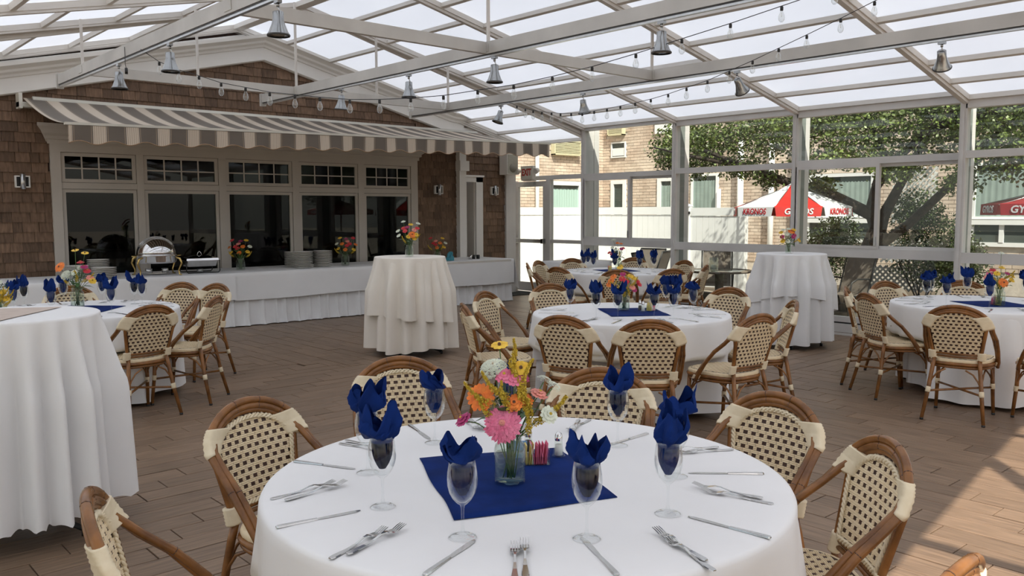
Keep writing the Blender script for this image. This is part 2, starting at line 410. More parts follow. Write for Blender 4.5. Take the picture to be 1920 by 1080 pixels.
MB().add([(9.80, YW-.02, 3.02), (11.05, YW-.02, 2.70), (11.05, YW-.02, 2.93), (9.80, YW-.02, 3.24), (9.80, YW+.02, 3.02), (11.05, YW+.02, 2.70), (11.05, YW+.02, 2.93), (9.80, YW+.02, 3.24)],
         [(0,1,2,3),(7,6,5,4),(0,4,5,1),(3,2,6,7)]).build('frieze_board', M['white'], t1)
# window bay trim
t2 = struct('trim_2'); wt = M['wtrim']
def bx(name, a, b_, mt, parent, bev=.0):
    o = MB().box(a, b_).build(name, mt, parent); return o
bx('head_board', (2.98, YW-.05, 2.35), (8.77, YW+.03, 2.47), wt, t2)
for a, b_ in ((2.98, 3.10), (8.63, 8.77)): bx('side_board', (a, YW-.05, .60), (b_, YW+.03, 2.35), wt, t2)
corn = [(0, 2.45), (-.06, 2.45), (-.06, 2.50), (-.09, 2.515), (-.09, 2.55), (-.13, 2.58), (-.17, 2.63), (-.20, 2.66), (-.20, 2.70), (0, 2.70)]
rings = []
for s_, off in ((0, 0), (1, 0)):
    ring = []
    for dy, z in corn:
        e = max(0, -dy-.05); ring.append(((2.96-e) if s_ == 0 else (8.79+e), YW+dy, z))
    rings.append(ring)
MB().loft(rings, smooth=False, cap=True).build('cornice', wt, t2)
bx('sill_board', (-3.2, YW-.07, .52), (2.99, YW+.02, .57), M['white'], t2)
bx('skirt_board', (-3.2, YW-.03, .0), (2.99, YW+.02, .52), M['white'], t2)
bx('apron_board', (2.98, YW-.02, 0), (8.77, YW+.03, .695), wt, t2)
WX = [(3.10, 4.05), (4.145, 5.21), (5.32, 6.39), (6.50, 7.575), (7.685, 8.63)]
for (a, b_), (c, d) in zip(WX, WX[1:]):
    bx('mullion', (b_, YW-.045, .69), (c, YW+.03, 2.36), wt, t2)
bx('transom_rail', (3.10, YW-.04, 1.875), (8.63, YW+.03, 1.955), wt, t2)
def sash(parent, x0, x1, z0, z1, w_, d0=-.03, d1=.02):
    mb = MB()
    for a, b_ in (((x0, YW+d0, z0), (x0+w_, YW+d1, z1)), ((x1-w_, YW+d0, z0), (x1, YW+d1, z1)), ((x0+w_, YW+d0, z0), (x1-w_, YW+d1, z0+w_)), ((x0+w_, YW+d0, z1-w_), (x1-w_, YW+d1, z1))): mb.box(a, b_)
    # inner bead, a thin step so the frame reads double
    return mb.build('window_sash', wt, parent)
for i, (a, b_) in enumerate(WX):
    wn = struct('window_%d' % (i+1))
    sash(wn, a+.006, b_-.006, .695, 1.87, .043); sash(wn, a+.006, b_-.006, 1.96, 2.345, .045)
    MB().box((a+.045, YW-.004, .73), (b_-.045, YW-.001, 1.84)).build('window_pane', M['darkglass'], wn)
    MB().box((a+.045, YW-.004, 2.0), (b_-.045, YW-.001, 2.305)).build('window_pane', M['darkglass'], wn)
    n = 4
    for k in range(1, n):
        x = a+.05+(b_-a-.1)*k/n; bx('muntin', (x-.009, YW-.014, 2.0), (x+.009, YW-.005, 2.305), wt, wn)
    bx('muntin', (a+.045, YW-.012, 2.135), (b_-.045, YW-.005, 2.152), wt, wn)
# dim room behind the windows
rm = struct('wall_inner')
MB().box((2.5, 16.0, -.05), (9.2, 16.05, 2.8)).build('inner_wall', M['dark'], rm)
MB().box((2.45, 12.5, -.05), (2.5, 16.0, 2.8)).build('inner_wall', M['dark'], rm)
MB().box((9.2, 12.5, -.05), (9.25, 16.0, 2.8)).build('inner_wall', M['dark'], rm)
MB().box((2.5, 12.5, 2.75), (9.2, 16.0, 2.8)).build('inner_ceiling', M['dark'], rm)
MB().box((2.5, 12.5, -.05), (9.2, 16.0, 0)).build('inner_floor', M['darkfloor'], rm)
# pilaster and door
t3 = struct('trim_3')
bx('pilaster', (9.645, YW-.12, 0), (9.80, YW+.02, 2.98), M['white'], t3)
bx('pilaster_cap', (9.63, YW-.16, 2.30), (9.84, YW-.02, 2.48), M['white'], t3)
d1 = struct('door_1')
bx('door_casing', (10.09, YW-.05, 0), (10.25, YW+.02, 2.21), M['white'], d1)
bx('door_casing', (9.80, YW-.05, 2.11), (10.25, YW+.02, 2.21), M['white'], d1)
bx('casing_cap', (9.80, YW-.07, 2.20), (10.27, YW+.02, 2.235), M['white'], d1)
bx('door_reveal', (10.07, YW, 0), (10.11, YW+.3, 2.13), M['trimw'], d1)
bx('door_leaf', (9.45, YW+.22, 0), (10.09, YW+.27, 2.11), M['trimw'], d1)
bx('door_stile', (10.0, YW+.205, 0), (10.085, YW+.22, 2.11), M['white'], d1)
MB().box((9.955, YW+.19, .86), (9.985, YW+.22, 1.12)).build('handle_plate', M['brass'], d1)
MB().tube([(9.97, YW+.19, 1.0), (9.97, YW+.14, 1.0), (9.90, YW+.14, 1.0)], .009, 8).build('door_handle', M['brass'], d1)
t4 = struct('trim_4'); bx('corner_board', (10.82, YW-.06, 0), (10.99, YW+.05, 2.95), M['frame'], t4)
bx('corner_post', (10.99, YW-.03, 0), (11.09, YW+.35, 2.75), M['frame'], t4)

# ------------------------------------------------------------------ roof
ceil = struct('ceiling')
RX, SLP = 5.55, .225
MOD = {0: (10.4, 12.26, 4.28), 1: (8.2, 10.4, 4.26), 2: (6.0, 8.2, 4.09), 3: (3.8, 6.0, 3.95), 4: (1.6, 3.8, 3.79), 5: (-.6, 1.6, 3.62), 6: (-3.5, -1.22, 3.48)}
XL = -1.3
SL_ = {0: .250, 1: .228}
def rz_(k, x): return MOD[k][2]-SL_.get(k, .222)*abs(x-RX)
for k, (y0, y1, zr) in MOD.items():
    xr = XM[k]; far = k > 4
    for yy in ((y0+.045, y1-.045) if k else (y0+.045, y1-.03)):
        for xe in (xr, XL):
            p = Vector((xe, yy, rz_(k, xe))); q = Vector((RX, yy, zr))
            u = Vector((-(q-p).z, 0, (q-p).x)); u = u if u.z > 0 else -u
            mb = MB(); mb.beam(p, q, .085 if xe > 0 else .07, .065, u); mb.beam(p-u.normalized()*.042, q-u.normalized()*.042, .055, .045 if xe > 0 else .03, u)
            mb.build('rafter', M['rafter'], ceil)
    MB().beam((RX, y0+.02, zr-.01), (RX, y1-.02, zr-.01), .14, .09).build('ridge_beam', M['rafter'], ceil)
    for sgn, xe, nb in ((1, xr, 8), (-1, XL, 9)):
        L_ = abs(xe-RX)
        for j in range(1, nb+1):
            x = RX+sgn*L_*j/nb; z = rz_(k, x)+.005
            if j == nb: x -= sgn*.05; z = rz_(k, x)
            MB().beam((x, y0+.08, z), (x, y1-.08, z), .05, .06, (sgn*SLP, 0, 1)).build('purlin', M['rafter'], ceil)
        for j in range(nb):
            xa, xb = RX+sgn*L_*j/nb, RX+sgn*L_*(j+1)/nb
            za, zb = rz_(k, xa)+.025, rz_(k, xb)+.025
            MB().add([(xa,y0+.05,za),(xb,y0+.05,zb),(xb,y1-.05,zb),(xa,y1-.05,za),(xa,y0+.05,za+.012),(xb,y0+.05,zb+.012),(xb,y1-.05,zb+.012),(xa,y1-.05,za+.012)],
                     [(3,2,1,0),(4,5,6,7),(0,1,5,4),(1,2,6,5),(2,3,7,6),(3,0,4,7)]).build('roof_pane', M['roof'], ceil)
for k in range(0, 5):                            # closing boards where one telescoping module slides under the next
    y = MOD[k][0]; xr = XM[k]; mb = MB()
    for xe in (xr, XL):
        z0a, z1a = rz_(k+1, RX)+.0, rz_(k, RX)+.03
        z0b, z1b = rz_(k+1, xe)+.0, rz_(k, xe)+.03
        v = [(RX, z0a), (xe, z0b), (xe, z1b), (RX, z1a)]
        mb.add([(x, y+.012, z) for x, z in v]+[(x, y-.012, z) for x, z in v], [(0,1,2,3),(7,6,5,4),(0,4,5,1),(3,2,6,7),(1,5,6,2)])
    mb.build('closing_board', M['rafter'], ceil)
MB().add([(XL, 12.22, rz_(0, XL)-.05), (RX, 12.22, 4.20), (11.3, 12.22, rz_(0, 11.3)-.1), (11.3, 12.22, rz_(0, 11.3)+.05), (RX, 12.22, 4.33), (XL, 12.22, rz_(0, XL)+.05)]+[(XL, 12.34, rz_(0, XL)-.05), (RX, 12.34, 4.20), (11.3, 12.34, rz_(0, 11.3)-.1), (11.3, 12.34, rz_(0, 11.3)+.05), (RX, 12.34, 4.33), (XL, 12.34, rz_(0, XL)+.05)],
    [(0,1,4,5),(1,2,3,4),(6,11,10,7),(7,10,9,8),(5,4,10,11),(4,3,9,10),(0,6,7,1),(1,7,8,2)]).build('wall_flashing', M['rafter'], ceil)
MB().beam((3.45, -1.25, 3.13), (4.35, -.55, 3.32), .11, .06).build('wind_brace', M['rafter'], ceil)
# hung frame of galvanised beams
BZ = 3.06
for x in (2.75, 5.2, 7.6):
    MB().box((x-.025, -3.4, BZ-.055), (x+.025, 10.75, BZ+.055)).build('tie_beam', M['beam'], ceil)
    MB().box((x-.018, -3.4, BZ-.068), (x+.018, 10.72, BZ-.056)).build('track_gap', M['track'], ceil); MB().box((x-.016, -3.4, BZ-.085), (x+.016, 10.72, BZ-.068)).build('light_track', M['brushed'], ceil)
    MB().box((x-.035, 10.72, BZ-.1), (x+.035, 10.77, BZ+.06)).build('beam_end_bracket', M['beam'], ceil)
for y in (9.85, 6.15):
    for a, b_ in ((2.78, 5.17), (5.23, 7.57)):
        MB().box((a, y-.025, BZ-.052), (b_, y+.025, BZ+.052)).build('cross_beam', M['beam'], ceil)
    for x in (2.75, 5.2, 7.6):
        MB().box((x-.03, y-.06, BZ-.035), (x+.03, y+.06, BZ+.04)).build('beam_bracket', M['beam'], ceil)
for y in (9.85, 6.15):
    k = 1 if y > 8.2 else 2
    for x in (2.75, 3.98, 5.2+.02, 6.4, 7.6):
        if y < 7 and x in (3.98, 6.4): continue
        MB().box((x-.012, y-.012, BZ+.05), (x+.012, y+.012, rz_(k, x)-.04)).build('hanger_rod', M['rafter'], ceil)

# ------------------------------------------------------------------ glass wall on the right
wr = struct('wall_right'); fr = M['frame']
EZ = {0: 3.04, 1: 2.955, 2: 2.855, 3: 2.773, 4: 2.677, 5: 2.58}     # underside of each eave beam
def vbar(parent, X, y0, y1, z0, z1, name='frame_bar', d=.05): return MB().box((X-d/2, y0, z0), (X+d/2, y1, z1)).build(name, fr, parent)
def pane(parent, X, y0, y1, z0, z1): return MB().box((X-.003, y0, z0), (X+.003, y1, z1)).build('glass_pane', M['glass'], parent)
for k in range(1, 6):
    X = XM[k]; y0, y1 = MOD[k][0], MOD[k][1]; ez = EZ[k]
    a, b_ = y0+.07, y1-.05
    for yy0, yy1 in ((y0-.01, y0+.075), (y1-.065, y1+.01)):
        mb = MB().box((X-.05, yy0, 0), (X+.06, yy1, ez+.06)); mb.box((X-.065, yy0+.02, 0), (X-.05, yy1-.02, ez+.03)); mb.build('post', fr, wr)
    MB().box((X-.05, a, ez), (X+.07, b_, ez+.085)).box((X-.02, a, ez+.09), (X+.06, b_, ez+.13)).build('eave_beam', fr, wr)
    MB().box((X-.04, a, ez+.084), (X+.02, b_, ez+.092)).build('eave_gasket', M['rubber'], wr)
    vbar(wr, X, a, b_, 2.135, 2.215, 'upper_rail', .09)
    vbar(wr, X, a, b_, .975, 1.09, 'middle_rail', .09)
    MB().box((X-.04, a, .145), (X+.04, b_, .215)).build('bottom_rail', fr, wr)
    MB().box((X-.03, a, .125), (X+.03, b_, .145)).build('bottom_gasket', M['rubber'], wr)
    MB().box((X-.05, a, .015), (X+.04, b_, .125)).build('kick_panel', fr, wr)
    for t_ in (.08, .13, .2): MB().box((X-t_-.012, a-.05, 0), (X-t_, b_+.05, .012)).build('floor_track', fr, wr)
    pane(wr, X, a, b_, 2.215, ez); pane(wr, X, a, b_, .215, .975)
    if k == 2 or k > 3:
        pane(wr, X, a, b_, 1.09, 2.135)
    else:
        ym = (a+b_)/2+(-.05 if k == 3 else .02)          # sliding sashes, farther one set inside
        for i_, (p, q, xo) in enumerate(((ym-.03, b_, -.028), (a, ym+.03, .028))):
            mb = MB(); xx = X+xo
            for s_, t_ in (((p, 1.09), (p+.045, 2.135)), ((q-.04, 1.09), (q, 2.135)), ((p+.045, 1.09), (q-.04, 1.125)), ((p+.045, 2.095), (q-.04, 2.135))):
                mb.box((xx-.022, s_[0], s_[1]), (xx+.022, t_[0], t_[1]))
            sh_ = mb.build('sliding_sash', fr, wr); pane(sh_, xx, p+.045, q-.04, 1.125, 2.095)
        MB().box((X-.06, ym-.012, 1.13), (X-.048, ym+.012, 1.24)).build('sash_latch', M['brushed'], wr)
for k in range(1, 5):                            # return panel where the bay steps out
    y = MOD[k][0]; MB().box((XM[k+1]+.06, y-.02, 0), (XM[k+1]+.235, y+.02, EZ[k+1]+.12)).build('return_panel', M['greypanel'], wr)
MB().box((XM[1]+.05, 10.38, 0), (XM[0]-.05, 10.42, 3.0)).build('return_panel', M['frame'], wr)
# end bay with the exit door
X = XM[0]; ez = EZ[0]
MB().box((X-.05, 10.40, ez-.02), (X+.07, 12.3, ez+.085)).build('eave_beam', fr, wr)
MB().box((X-.06, 10.36, 0), (X+.06, 10.47, ez)).build('post', fr, wr)
MB().box((X-.04, 10.47, 2.16), (X+.04, 12.3, 2.24)).build('upper_rail', fr, wr)
MB().box((X-.04, 10.47, .975), (X+.04, 11.55, 1.04)).build('middle_rail', fr, wr)
MB().box((X-.04, 10.47, .02), (X+.04, 11.55, .17)).build('bottom_rail', fr, wr)
MB().box((X-.05, 11.50, 0), (X+.05, 11.60, 2.16)).build('post', fr, wr)
pane(wr, X, 10.47, 11.50, .17, .975); pane(wr, X, 10.47, 11.50, 1.04, 2.16); pane(wr, X, 10.47, 12.3, 2.24, ez-.02)
d2_ = struct('door_2')
MB().box((X-.05, 12.50, 0), (X+.05, 12.62, 2.16)).build('door_jamb', fr, d2_)
mb = MB()
for s_, t_ in (((11.61, .03), (11.71, 2.14)), ((12.40, .03), (12.50, 2.14)), ((11.71, .03), (12.40, .2)), ((11.71, 2.04), (12.40, 2.14))): mb.box((X-.025, s_[0], s_[1]), (X+.025, t_[0], t_[1]))
mb.build('door_leaf_frame', fr, d2_)
MB().box((X-.003, 11.71, .2), (X+.003, 12.40, 2.04)).build('door_pane', M['glass'], d2_)
mb = MB().box((X-.10, 11.66, .97), (X-.06, 12.42, 1.04)).box((X-.11, 12.40, .955), (X-.03, 12.52, 1.055)).box((X-.1, 11.64, .96), (X-.03, 11.70, 1.05)); mb.build('push_bar', M['brushed'], d2_)
MB().box((X-.09, 11.9, 2.07), (X-.03, 12.3, 2.13)).build('door_closer', M['brushed'], d2_)
MB().box((X-.05, 11.6, 0), (X+.05, 12.5, .02)).build('threshold', M['brushed'], d2_)
# left side of the enclosure, outside the frame but mirrored in the windows
wl = struct('wall_left')
for k in range(0, 7):
    y0, y1 = MOD[k][0], MOD[k][1]
    MB().box((XL-.06, y0-.04, 0), (XL+.05, y0+.05, rz_(k, XL))).build('post', fr, wl)
    MB().box((XL-.04, y0, rz_(k, XL)-.1), (XL+.04, y1, rz_(k, XL)-.02)).build('eave_beam', fr, wl)
    MB().box((XL-.03, y0, 1.0), (XL+.03, y1, 1.08)).build('middle_rail', fr, wl)
    MB().box((XL-.03, y0, .02), (XL+.03, y1, .2)).build('bottom_rail', fr, wl)
    MB().box((XL-.003, y0, .2), (XL+.003, y1, rz_(k, XL)-.1)).build('glass_pane', M['glass'], wl)
# ================================================================== CHAIR
def yb(z): return -.195-(z-.45)*.255            # lean of the back plane
def P3(x, z, off=0): return Vector((x, yb(z)+.45*x*x+off, z))
def arch(hw0, hw1, z0, zs, zt, n=9):            # outline: bottom left up the side, over the arch, down
    L_ = [(-(hw0+(hw1-hw0)*t), z0+(zs-z0)*t) for t in [i/5 for i in range(6)]]
    A_ = [(-hw1*math.cos(a), zs+(zt-zs)*math.sin(a)) for a in [PI*i/(2*n) for i in range(1, 2*n)]]
    return L_+A_+[(-x, z) for x, z in reversed(L_)]
def weave(inside, place, nr, z0, pr=.0262, pc=.036, hx=.0098, th=.0035, side=1):
    mb = MB()
    def rib(xa, xb, za, zb):
        o = min(.0022, (xb-xa)*.25); 
        vs = [place(xa, za, 0), place(xb, za, 0), place(xb, zb, 0), place(xa, zb, 0), place(xa+o, za+.0012, th), place(xb-o, za+.0012, th), place(xb-o, zb-.0012, th), place(xa+o, zb-.0012, th)]
        f = [(4,5,6,7),(0,1,5,4),(1,2,6,5),(2,3,7,6),(3,0,4,7)]
        mb.add(vs, f if side > 0 else [tuple(reversed(q)) for q in f])
    h = pr/2
    for r_ in range(-1, nr+1):
        z = z0+r_*pr; off = pc/2 if r_ % 2 else 0
        for i in range(-9, 10):
            xc = i*pc+off
            for (xa, xb, zz) in ((xc+hx, xc+pc-hx, z), (xc-pc/2+.0005, xc+pc/2-.0005, z+h)):
                xa2, xb2 = xa, xb
                while xa2 < xb2 and not inside(xa2, zz+h/2): xa2 += .003
                while xb2 > xa2 and not inside(xb2, zz+h/2): xb2 -= .003
                if xb2-xa2 < .006: continue
                rib(xa2, xb2, zz+.0004, zz+h/2-.0002); rib(xa2, xb2, zz+h/2+.0002, zz+h-.0004)
    return mb
def wrap(c0, c1, ax0, ax1, r1, r2, nseg, nrm0, amp=.0022, npt=10):     # ribbed cane wrapping lofted from c0 to c1
    rings = []; n = nseg*2
    for i in range(n+1):
        t = i/n; c = c0.lerp(c1, t); ax = ax0.lerp(ax1, t); nn = nrm0
        k = amp if i % 2 else 0
        hw = r1+(r2-r1)*t
        rings.append([c+ax*(math.cos(a)*(hw+k)/max(ax.length, 1e-6))+nn*(math.sin(a)*(.0165+k)) for a in [2*PI*j/npt for j in range(npt)]])
    return MB().loft(rings, cap=True)
def make_chair():
    t = thing('bistro_chair', 'x', 'chair')
    cane = M['cane']
    # seat
    def so(s_=1.0, n=26):
        pts = []
        for i in range(n):
            a = 2*PI*i/n; x, y = math.cos(a), math.sin(a)
            e = 2/3.2; X_ = math.copysign(abs(x)**e, x)*.215*s_; Y_ = math.copysign(abs(y)**e, y)*.212*s_
            X_ *= 1+.10*(Y_/.21) if True else 1
            pts.append((X_, Y_+.012))
        return pts
    mb = MB(); rings = [[(x, y, z) for x, y in so(s_)] for s_, z in ((.98, .432), (1.0, .44), (1.0, .452), (.985, .459), (.95, .4605))]
    mb.loft(rings, cap=True); mb.build('seat', M['weave'], t)
    ins = so(.93); 
    def in_seat(x, y):
        X_ = x/(.215*.90*(1+.10*((y-.012)/.21))); Y_ = (y-.012)/(.212*.90)
        return abs(X_)**3.2+abs(Y_)**3.2 < 1
    mb = MB(); mb.add([(x*.99, (y-.012)*.99+.012, .4612) for x, y in so(.93)], [tuple(range(26))]); core = mb.build('seat_core', M['cane_dark'], t)
    weave(in_seat, lambda x, y, d: Vector((x, y, .4612+d)), 17, -.2).build('seat_weave', M['weave'], t)
    for rr, zz, sc in ((.0135, .424, .985), (.0105, .401, .965)):
        MB().tube([(x, y, zz) for x, y in so(sc, 30)], rr, 8, closed=True).build('seat_rail', cane, t)
    # back frame (carries the woven panel) and panel
    C_ = arch(.154, .192, .47, .70, .824)
    MB().tube([P3(x, z) for x, z in C_], .0125, 8).build('back_frame', cane, t)
    MB().tube([P3(-.15, .505), P3(0, .502), P3(.15, .505)], .011, 8).tube([P3(-.15, .483), P3(0, .480), P3(.15, .483)], .009, 8).build('back_rail', cane, t)
    
    def in_back(x, z):
        if z < .512: return False
        if z < .70: hw = .146+(.184-.146)*(z-.505)/.195
        else:
            q = (z-.70)/.116
            if q >= 1: return False
            hw = .184*math.sqrt(1-q*q)
        return abs(x) < hw-.003
    mb = MB()
    rows = [.507+(.815-.507)*i/16 for i in range(17)]; rr = []
    for z in rows:
        hw = (.146+.038*(z-.505)/.195) if z < .70 else .184*math.sqrt(max(0, 1-((z-.70)/.116)**2)); hw = max(hw, .004)
        rr.append([P3(hw*(k/4-1), z, -.003) for k in range(9)]+[P3(hw*(1-k/4), z, .003) for k in range(9)])
    mb.loft(rr, cap=True); mb.build('backrest', M['cane_dark'], t)
    weave(in_back, lambda x, z, d: P3(x, z, .003+d), 12, .51).build('back_weave', M['weave'], t)
    weave(in_back, lambda x, z, d: P3(x, z, -.003-d), 12, .51, side=-1).build('back_weave', M['weave'], t)
    # plaited edge on the front face
    path = arch(.138, .174, .515, .70, .804, 12); pts = [P3(x, z, .010) for x, z in path]
    pts += [P3(.138*(1-2*k/8), .515, .010) for k in range(1, 8)]
    mb = MB(); N = len(pts); dense = []
    for i in range(N):
        a, b_ = pts[i], pts[(i+1) % N]; m_ = max(1, int((b_-a).length/.006))
        dense += [a.lerp(b_, k/m_) for k in range(m_)]
    for ph in (0, PI):
        q = []
        for i, p in enumerate(dense):
            d = (dense[(i+1) % len(dense)]-dense[i-1]).normalized(); n_ = Vector((0, 1, .25)).normalized(); s_ = d.cross(n_)
            a = i*2*PI/5.0+ph; q.append(p+s_*(.0065*math.cos(a))+n_*(.0028*math.sin(a)))
        mb.tube(q, .0052, 5, closed=True)
    mb.build('plaited_edge', M['binding'], t)
    # double hoop: over the back, then forward and down to the seat sides
    def hoop(o, zt):
        hw = .192+o
        pts = []
        side = [(-.226-o*.2, .095-o*.8, .388), (-.228-o*.4, .07-o*.8, .425), (-.225-o*.6, .0-o*.7, .52), (-.216-o*.8, -.085-o*.5, .61), (-.208-o*.6, -.165-o*.4, .675), (-.200-o*.75, -.218-o*.2, .722)]
        pts += [Vector(p) for p in side]
        for i in range(3, 22):
            a = PI*i/24; pts.append(P3(-hw*math.cos(a)*1.01, .70+(zt-.70)*math.sin(a), .010))
        pts += [Vector((-p[0], p[1], p[2])) for p in reversed(side)]
        return pts
    h1, h2 = hoop(.031, .862), hoop(.007, .840)
    MB().tube(h1, .0138, 9).build('hoop', cane, t); MB().tube(h2, .0125, 9).build('inner_hoop', cane, t)
    # joint rings in the cane
    mb = MB()
    for h_ in (h1, h2):
        for i in (3, 9, 13, 17, len(h_)-4):
            d = (h_[i+1]-h_[i-1]).normalized(); mb.tube([h_[i]-d*.0012, h_[i]+d*.0012], .0143 if h_ is h1 else .0129, 9)
    mb.build('cane_joints', M['cane_dark'], t, kind='stuff')
    legs = []
    for s_ in (-1, 1):
        a = [(s_*.150, yb(.47)+.01, .47), (s_*.158, -.205, .40), (s_*.178, -.235, .22), (s_*.205, -.285, .012)]
        b_ = [(s_*.185, .165, .43), (s_*.190, .172, .25), (s_*.200, .195, .012)]
        for L_ in (a, b_):
            MB().tube(L_, [.015]*(len(L_)-1)+[.0125], 9).build('leg', cane, t); legs.append([Vector(p) for p in L_])
            MB().tube([Vector(L_[-1])+Vector((0,0,.004)), Vector((L_[-1][0], L_[-1][1], 0))], .0135, 9).build('foot_cap', M['black'], t)
    def on(L_, z):
        for p, q in zip(L_, L_[1:]):
            if p.z >= z >= q.z: return p.lerp(q, (p.z-z)/(p.z-q.z))
    for L_ in legs:
        p, q = on(L_, .245), on(L_, .205)
        MB().tube([p, p.lerp(q, .3), p.lerp(q, .6), q], [.0175, .0185, .0175, .0185], 9).build('leg_binding', M['binding'], t)
    for a, b_ in ((0, 3), (2, 1)): MB().tube([on(legs[a], .215), on(legs[b_], .215)], .0085, 7).build('stretcher', cane, t)
    for (a, b_) in ((0, 2), (1, 3), (0, 1), (2, 3)):
        p, q = on(legs[a], .26), on(legs[b_], .26); m_ = (p+q)/2
        for e, o in ((p, q), (q, p)):
            pts = [e, e.lerp(m_, .12)+Vector((0,0,.05)), e.lerp(m_, .32)+Vector((0,0,.10)), e.lerp(m_, .62)+Vector((0,0,.13))]
            MB().tube(pts, .0062, 6).build('brace', cane, t)
    # wrappings at the shoulders, the lower corners of the back and the hoop ends
    for s_ in (-1, 1):
        def mir(v): return Vector((v.x*s_, v.y, v.z))
        fr_n = Vector((0, -1, -.25)).normalized()
        rings = []; nn_ = 14
        for i in range(nn_+1):
            f_ = 4.8+(7.9-4.8)*i/nn_; i0 = int(f_); hp = h1[i0].lerp(h1[i0+1], f_-i0); z = min(hp.z, .80)
            hw = .154+.038*(z-.47)/.23 if z < .70 else .192*math.sqrt(1-((z-.70)/.124)**2)
            ip = P3(-hw+.012, z-.012); c = (hp+ip)/2; ax = hp-ip; ln = ax.length/2+.015+(.0028 if i % 2 else 0); ax.normalize(); tn = (h1[i0+1]-h1[i0]).normalized(); nz_ = ax.cross(tn).normalized()
            rings.append([mir(c+ax*(math.copysign(abs(math.cos(a))**.5, math.cos(a))*(ln+.002))+nz_*(math.copysign(abs(math.sin(a))**.5, math.sin(a))*(.0175+(.0022 if i % 2 else 0)))) for a in [2*PI*(j+.5)/16 for j in range(16)]])
        MB().loft(rings, cap=True).build('shoulder_binding', M['binding'], t)
        p, q = P3(-.150, .522), P3(-.149, .462)
        wrap(mir(p)+Vector((s_*-.012,0,0)), mir(q)+Vector((s_*-.012,0,0)), Vector((1,0,0)), Vector((1,0,0)), .030, .030, 5, Vector((0,1,0))).build('corner_binding', M['binding'], t)
        p, q = (h1[1]+h2[1])/2, (h1[0]+h2[0])/2+Vector((0,-.0,.012)); ax = (h1[1]-h2[1])
        wrap(mir(p)+Vector((s_*.006,0,.005)), mir(q)+Vector((s_*.006,0,0)), Vector((0,1,0)), Vector((0,1,0)), .031, .030, 3, Vector((1,0,0))).build('hoop_binding', M['binding'], t)
    return t
chair0 = make_chair()
BACKY, BACKZ = -.302, .875                      # top of the hoop in the chair's own frame
used = [False]
def place_chair(bx_, by_, tx, ty, label, group, turn=0):
    a = math.atan2(ty-by_, tx-bx_)+R(turn); rz = a-PI/2
    x = bx_-BACKY*math.cos(a); y = by_-BACKY*math.sin(a)
    if not used[0]:
        used[0] = True; chair0.location = (x, y, 0); chair0.rotation_euler = (0, 0, rz); chair0['label'] = label; chair0['group'] = group; return chair0
    return dup(chair0, (x, y, 0), rz, label, group)

# ================================================================== TABLE WARE
def glass_mesh():
    pr = [(.001,.0035),(.012,.004),(.028,.0022),(.0345,.0012),(.0345,.0006),(.0345,.0022),(.027,.0038),(.012,.0062),(.0055,.012),(.0038,.025),(.0034,.05),(.0038,.072),(.006,.080),(.014,.086),(.024,.097),(.032,.112),(.0365,.130),(.0375,.145),(.0365,.162),(.0335,.180),(.0305,.193),(.0297,.1932),(.0325,.180),(.0353,.162),(.0363,.145),(.0353,.130),(.031,.113),(.023,.099),(.012,.089),(.001,.0865)]
    return MB().lathe(pr, 26).mesh('wine_glass', M['wine'])
GM = glass_mesh()
def napkin_mesh(seed):
    """square cloth pulled through its middle: a rounded pouch in the bowl, broad folded points above"""
    r_ = random.Random(seed); mb = MB(); n = 56; npk = r_.choice((2, 2, 3)); ph = r_.random()*6.28
    lean = Vector((r_.uniform(-.35, .35), r_.uniform(-.35, .35))); hts = [r_.uniform(.07, .12) for _ in range(npk)]; wd = [r_.uniform(1.0, 1.5) for _ in range(npk)]
    for layer in range(2):
        rings = []
        for v in range(17):
            t = v/16; ring = []
            for k in range(n):
                a = 2*PI*k/n; best = .042+.012*math.sin(3*a+ph)
                for i in range(npk):
                    da = (a-ph-2*PI*i/npk-layer*.9+PI) % (2*PI)-PI
                    q_ = abs(da)/wd[i]; best = max(best, hts[i]*(1-q_**1.45)-(.014*layer)) if q_ < 1 else best
                z0, z1 = .106, .188
                if t < .42:
                    s_ = t/.42; z = z0+(z1-z0)*s_; rad = .029*math.sin(min(1, s_*1.15+.12)*PI/2)**.7*(1+.05*math.sin(7*a+ph)+.04*math.sin(11*a+z*60)); rad = min(rad, .0290)
                    px, py = rad*math.cos(a), rad*math.sin(a)*.96
                else:
                    s_ = (t-.42)/.58; z = z1+best*s_*1.02
                    fl = .026+.030*math.sin(min(1, s_*1.5)*PI/2)*(1-.30*s_*s_)*(1-.25*layer)
                    fold = 1+.20*tri(a/(2*PI)*(npk+2)+ph+s_*.45)+.07*tri(a/(2*PI)*9+ph*2-s_*.6)
                    rad = fl*fold; tw = a+.5*s_*(1 if seed % 2 else -1)
                    px, py = rad*math.cos(tw)+lean.x*.05*s_, rad*math.sin(tw)*(.9-.22*s_)+lean.y*.05*s_
                    z -= .012*s_*abs(math.sin(2*a+ph))
                ring.append((px, py, z))
            rings.append(ring)
        mb.loft(rings, smooth=False)
        if layer == 0:
            o = len(mb.v)-17*n; mb.f.append(tuple(o+k for k in range(n-1, -1, -1))); mb.sm.append(False)
    me = mb.mesh('napkin', M['blue'])
    me.polygons.foreach_set('use_smooth', [True]*len(me.polygons)); me.set_sharp_from_angle(angle=R(24)); return me
NM = [napkin_mesh(s_) for s_ in (3, 8, 14, 21, 33, 47, 52)]
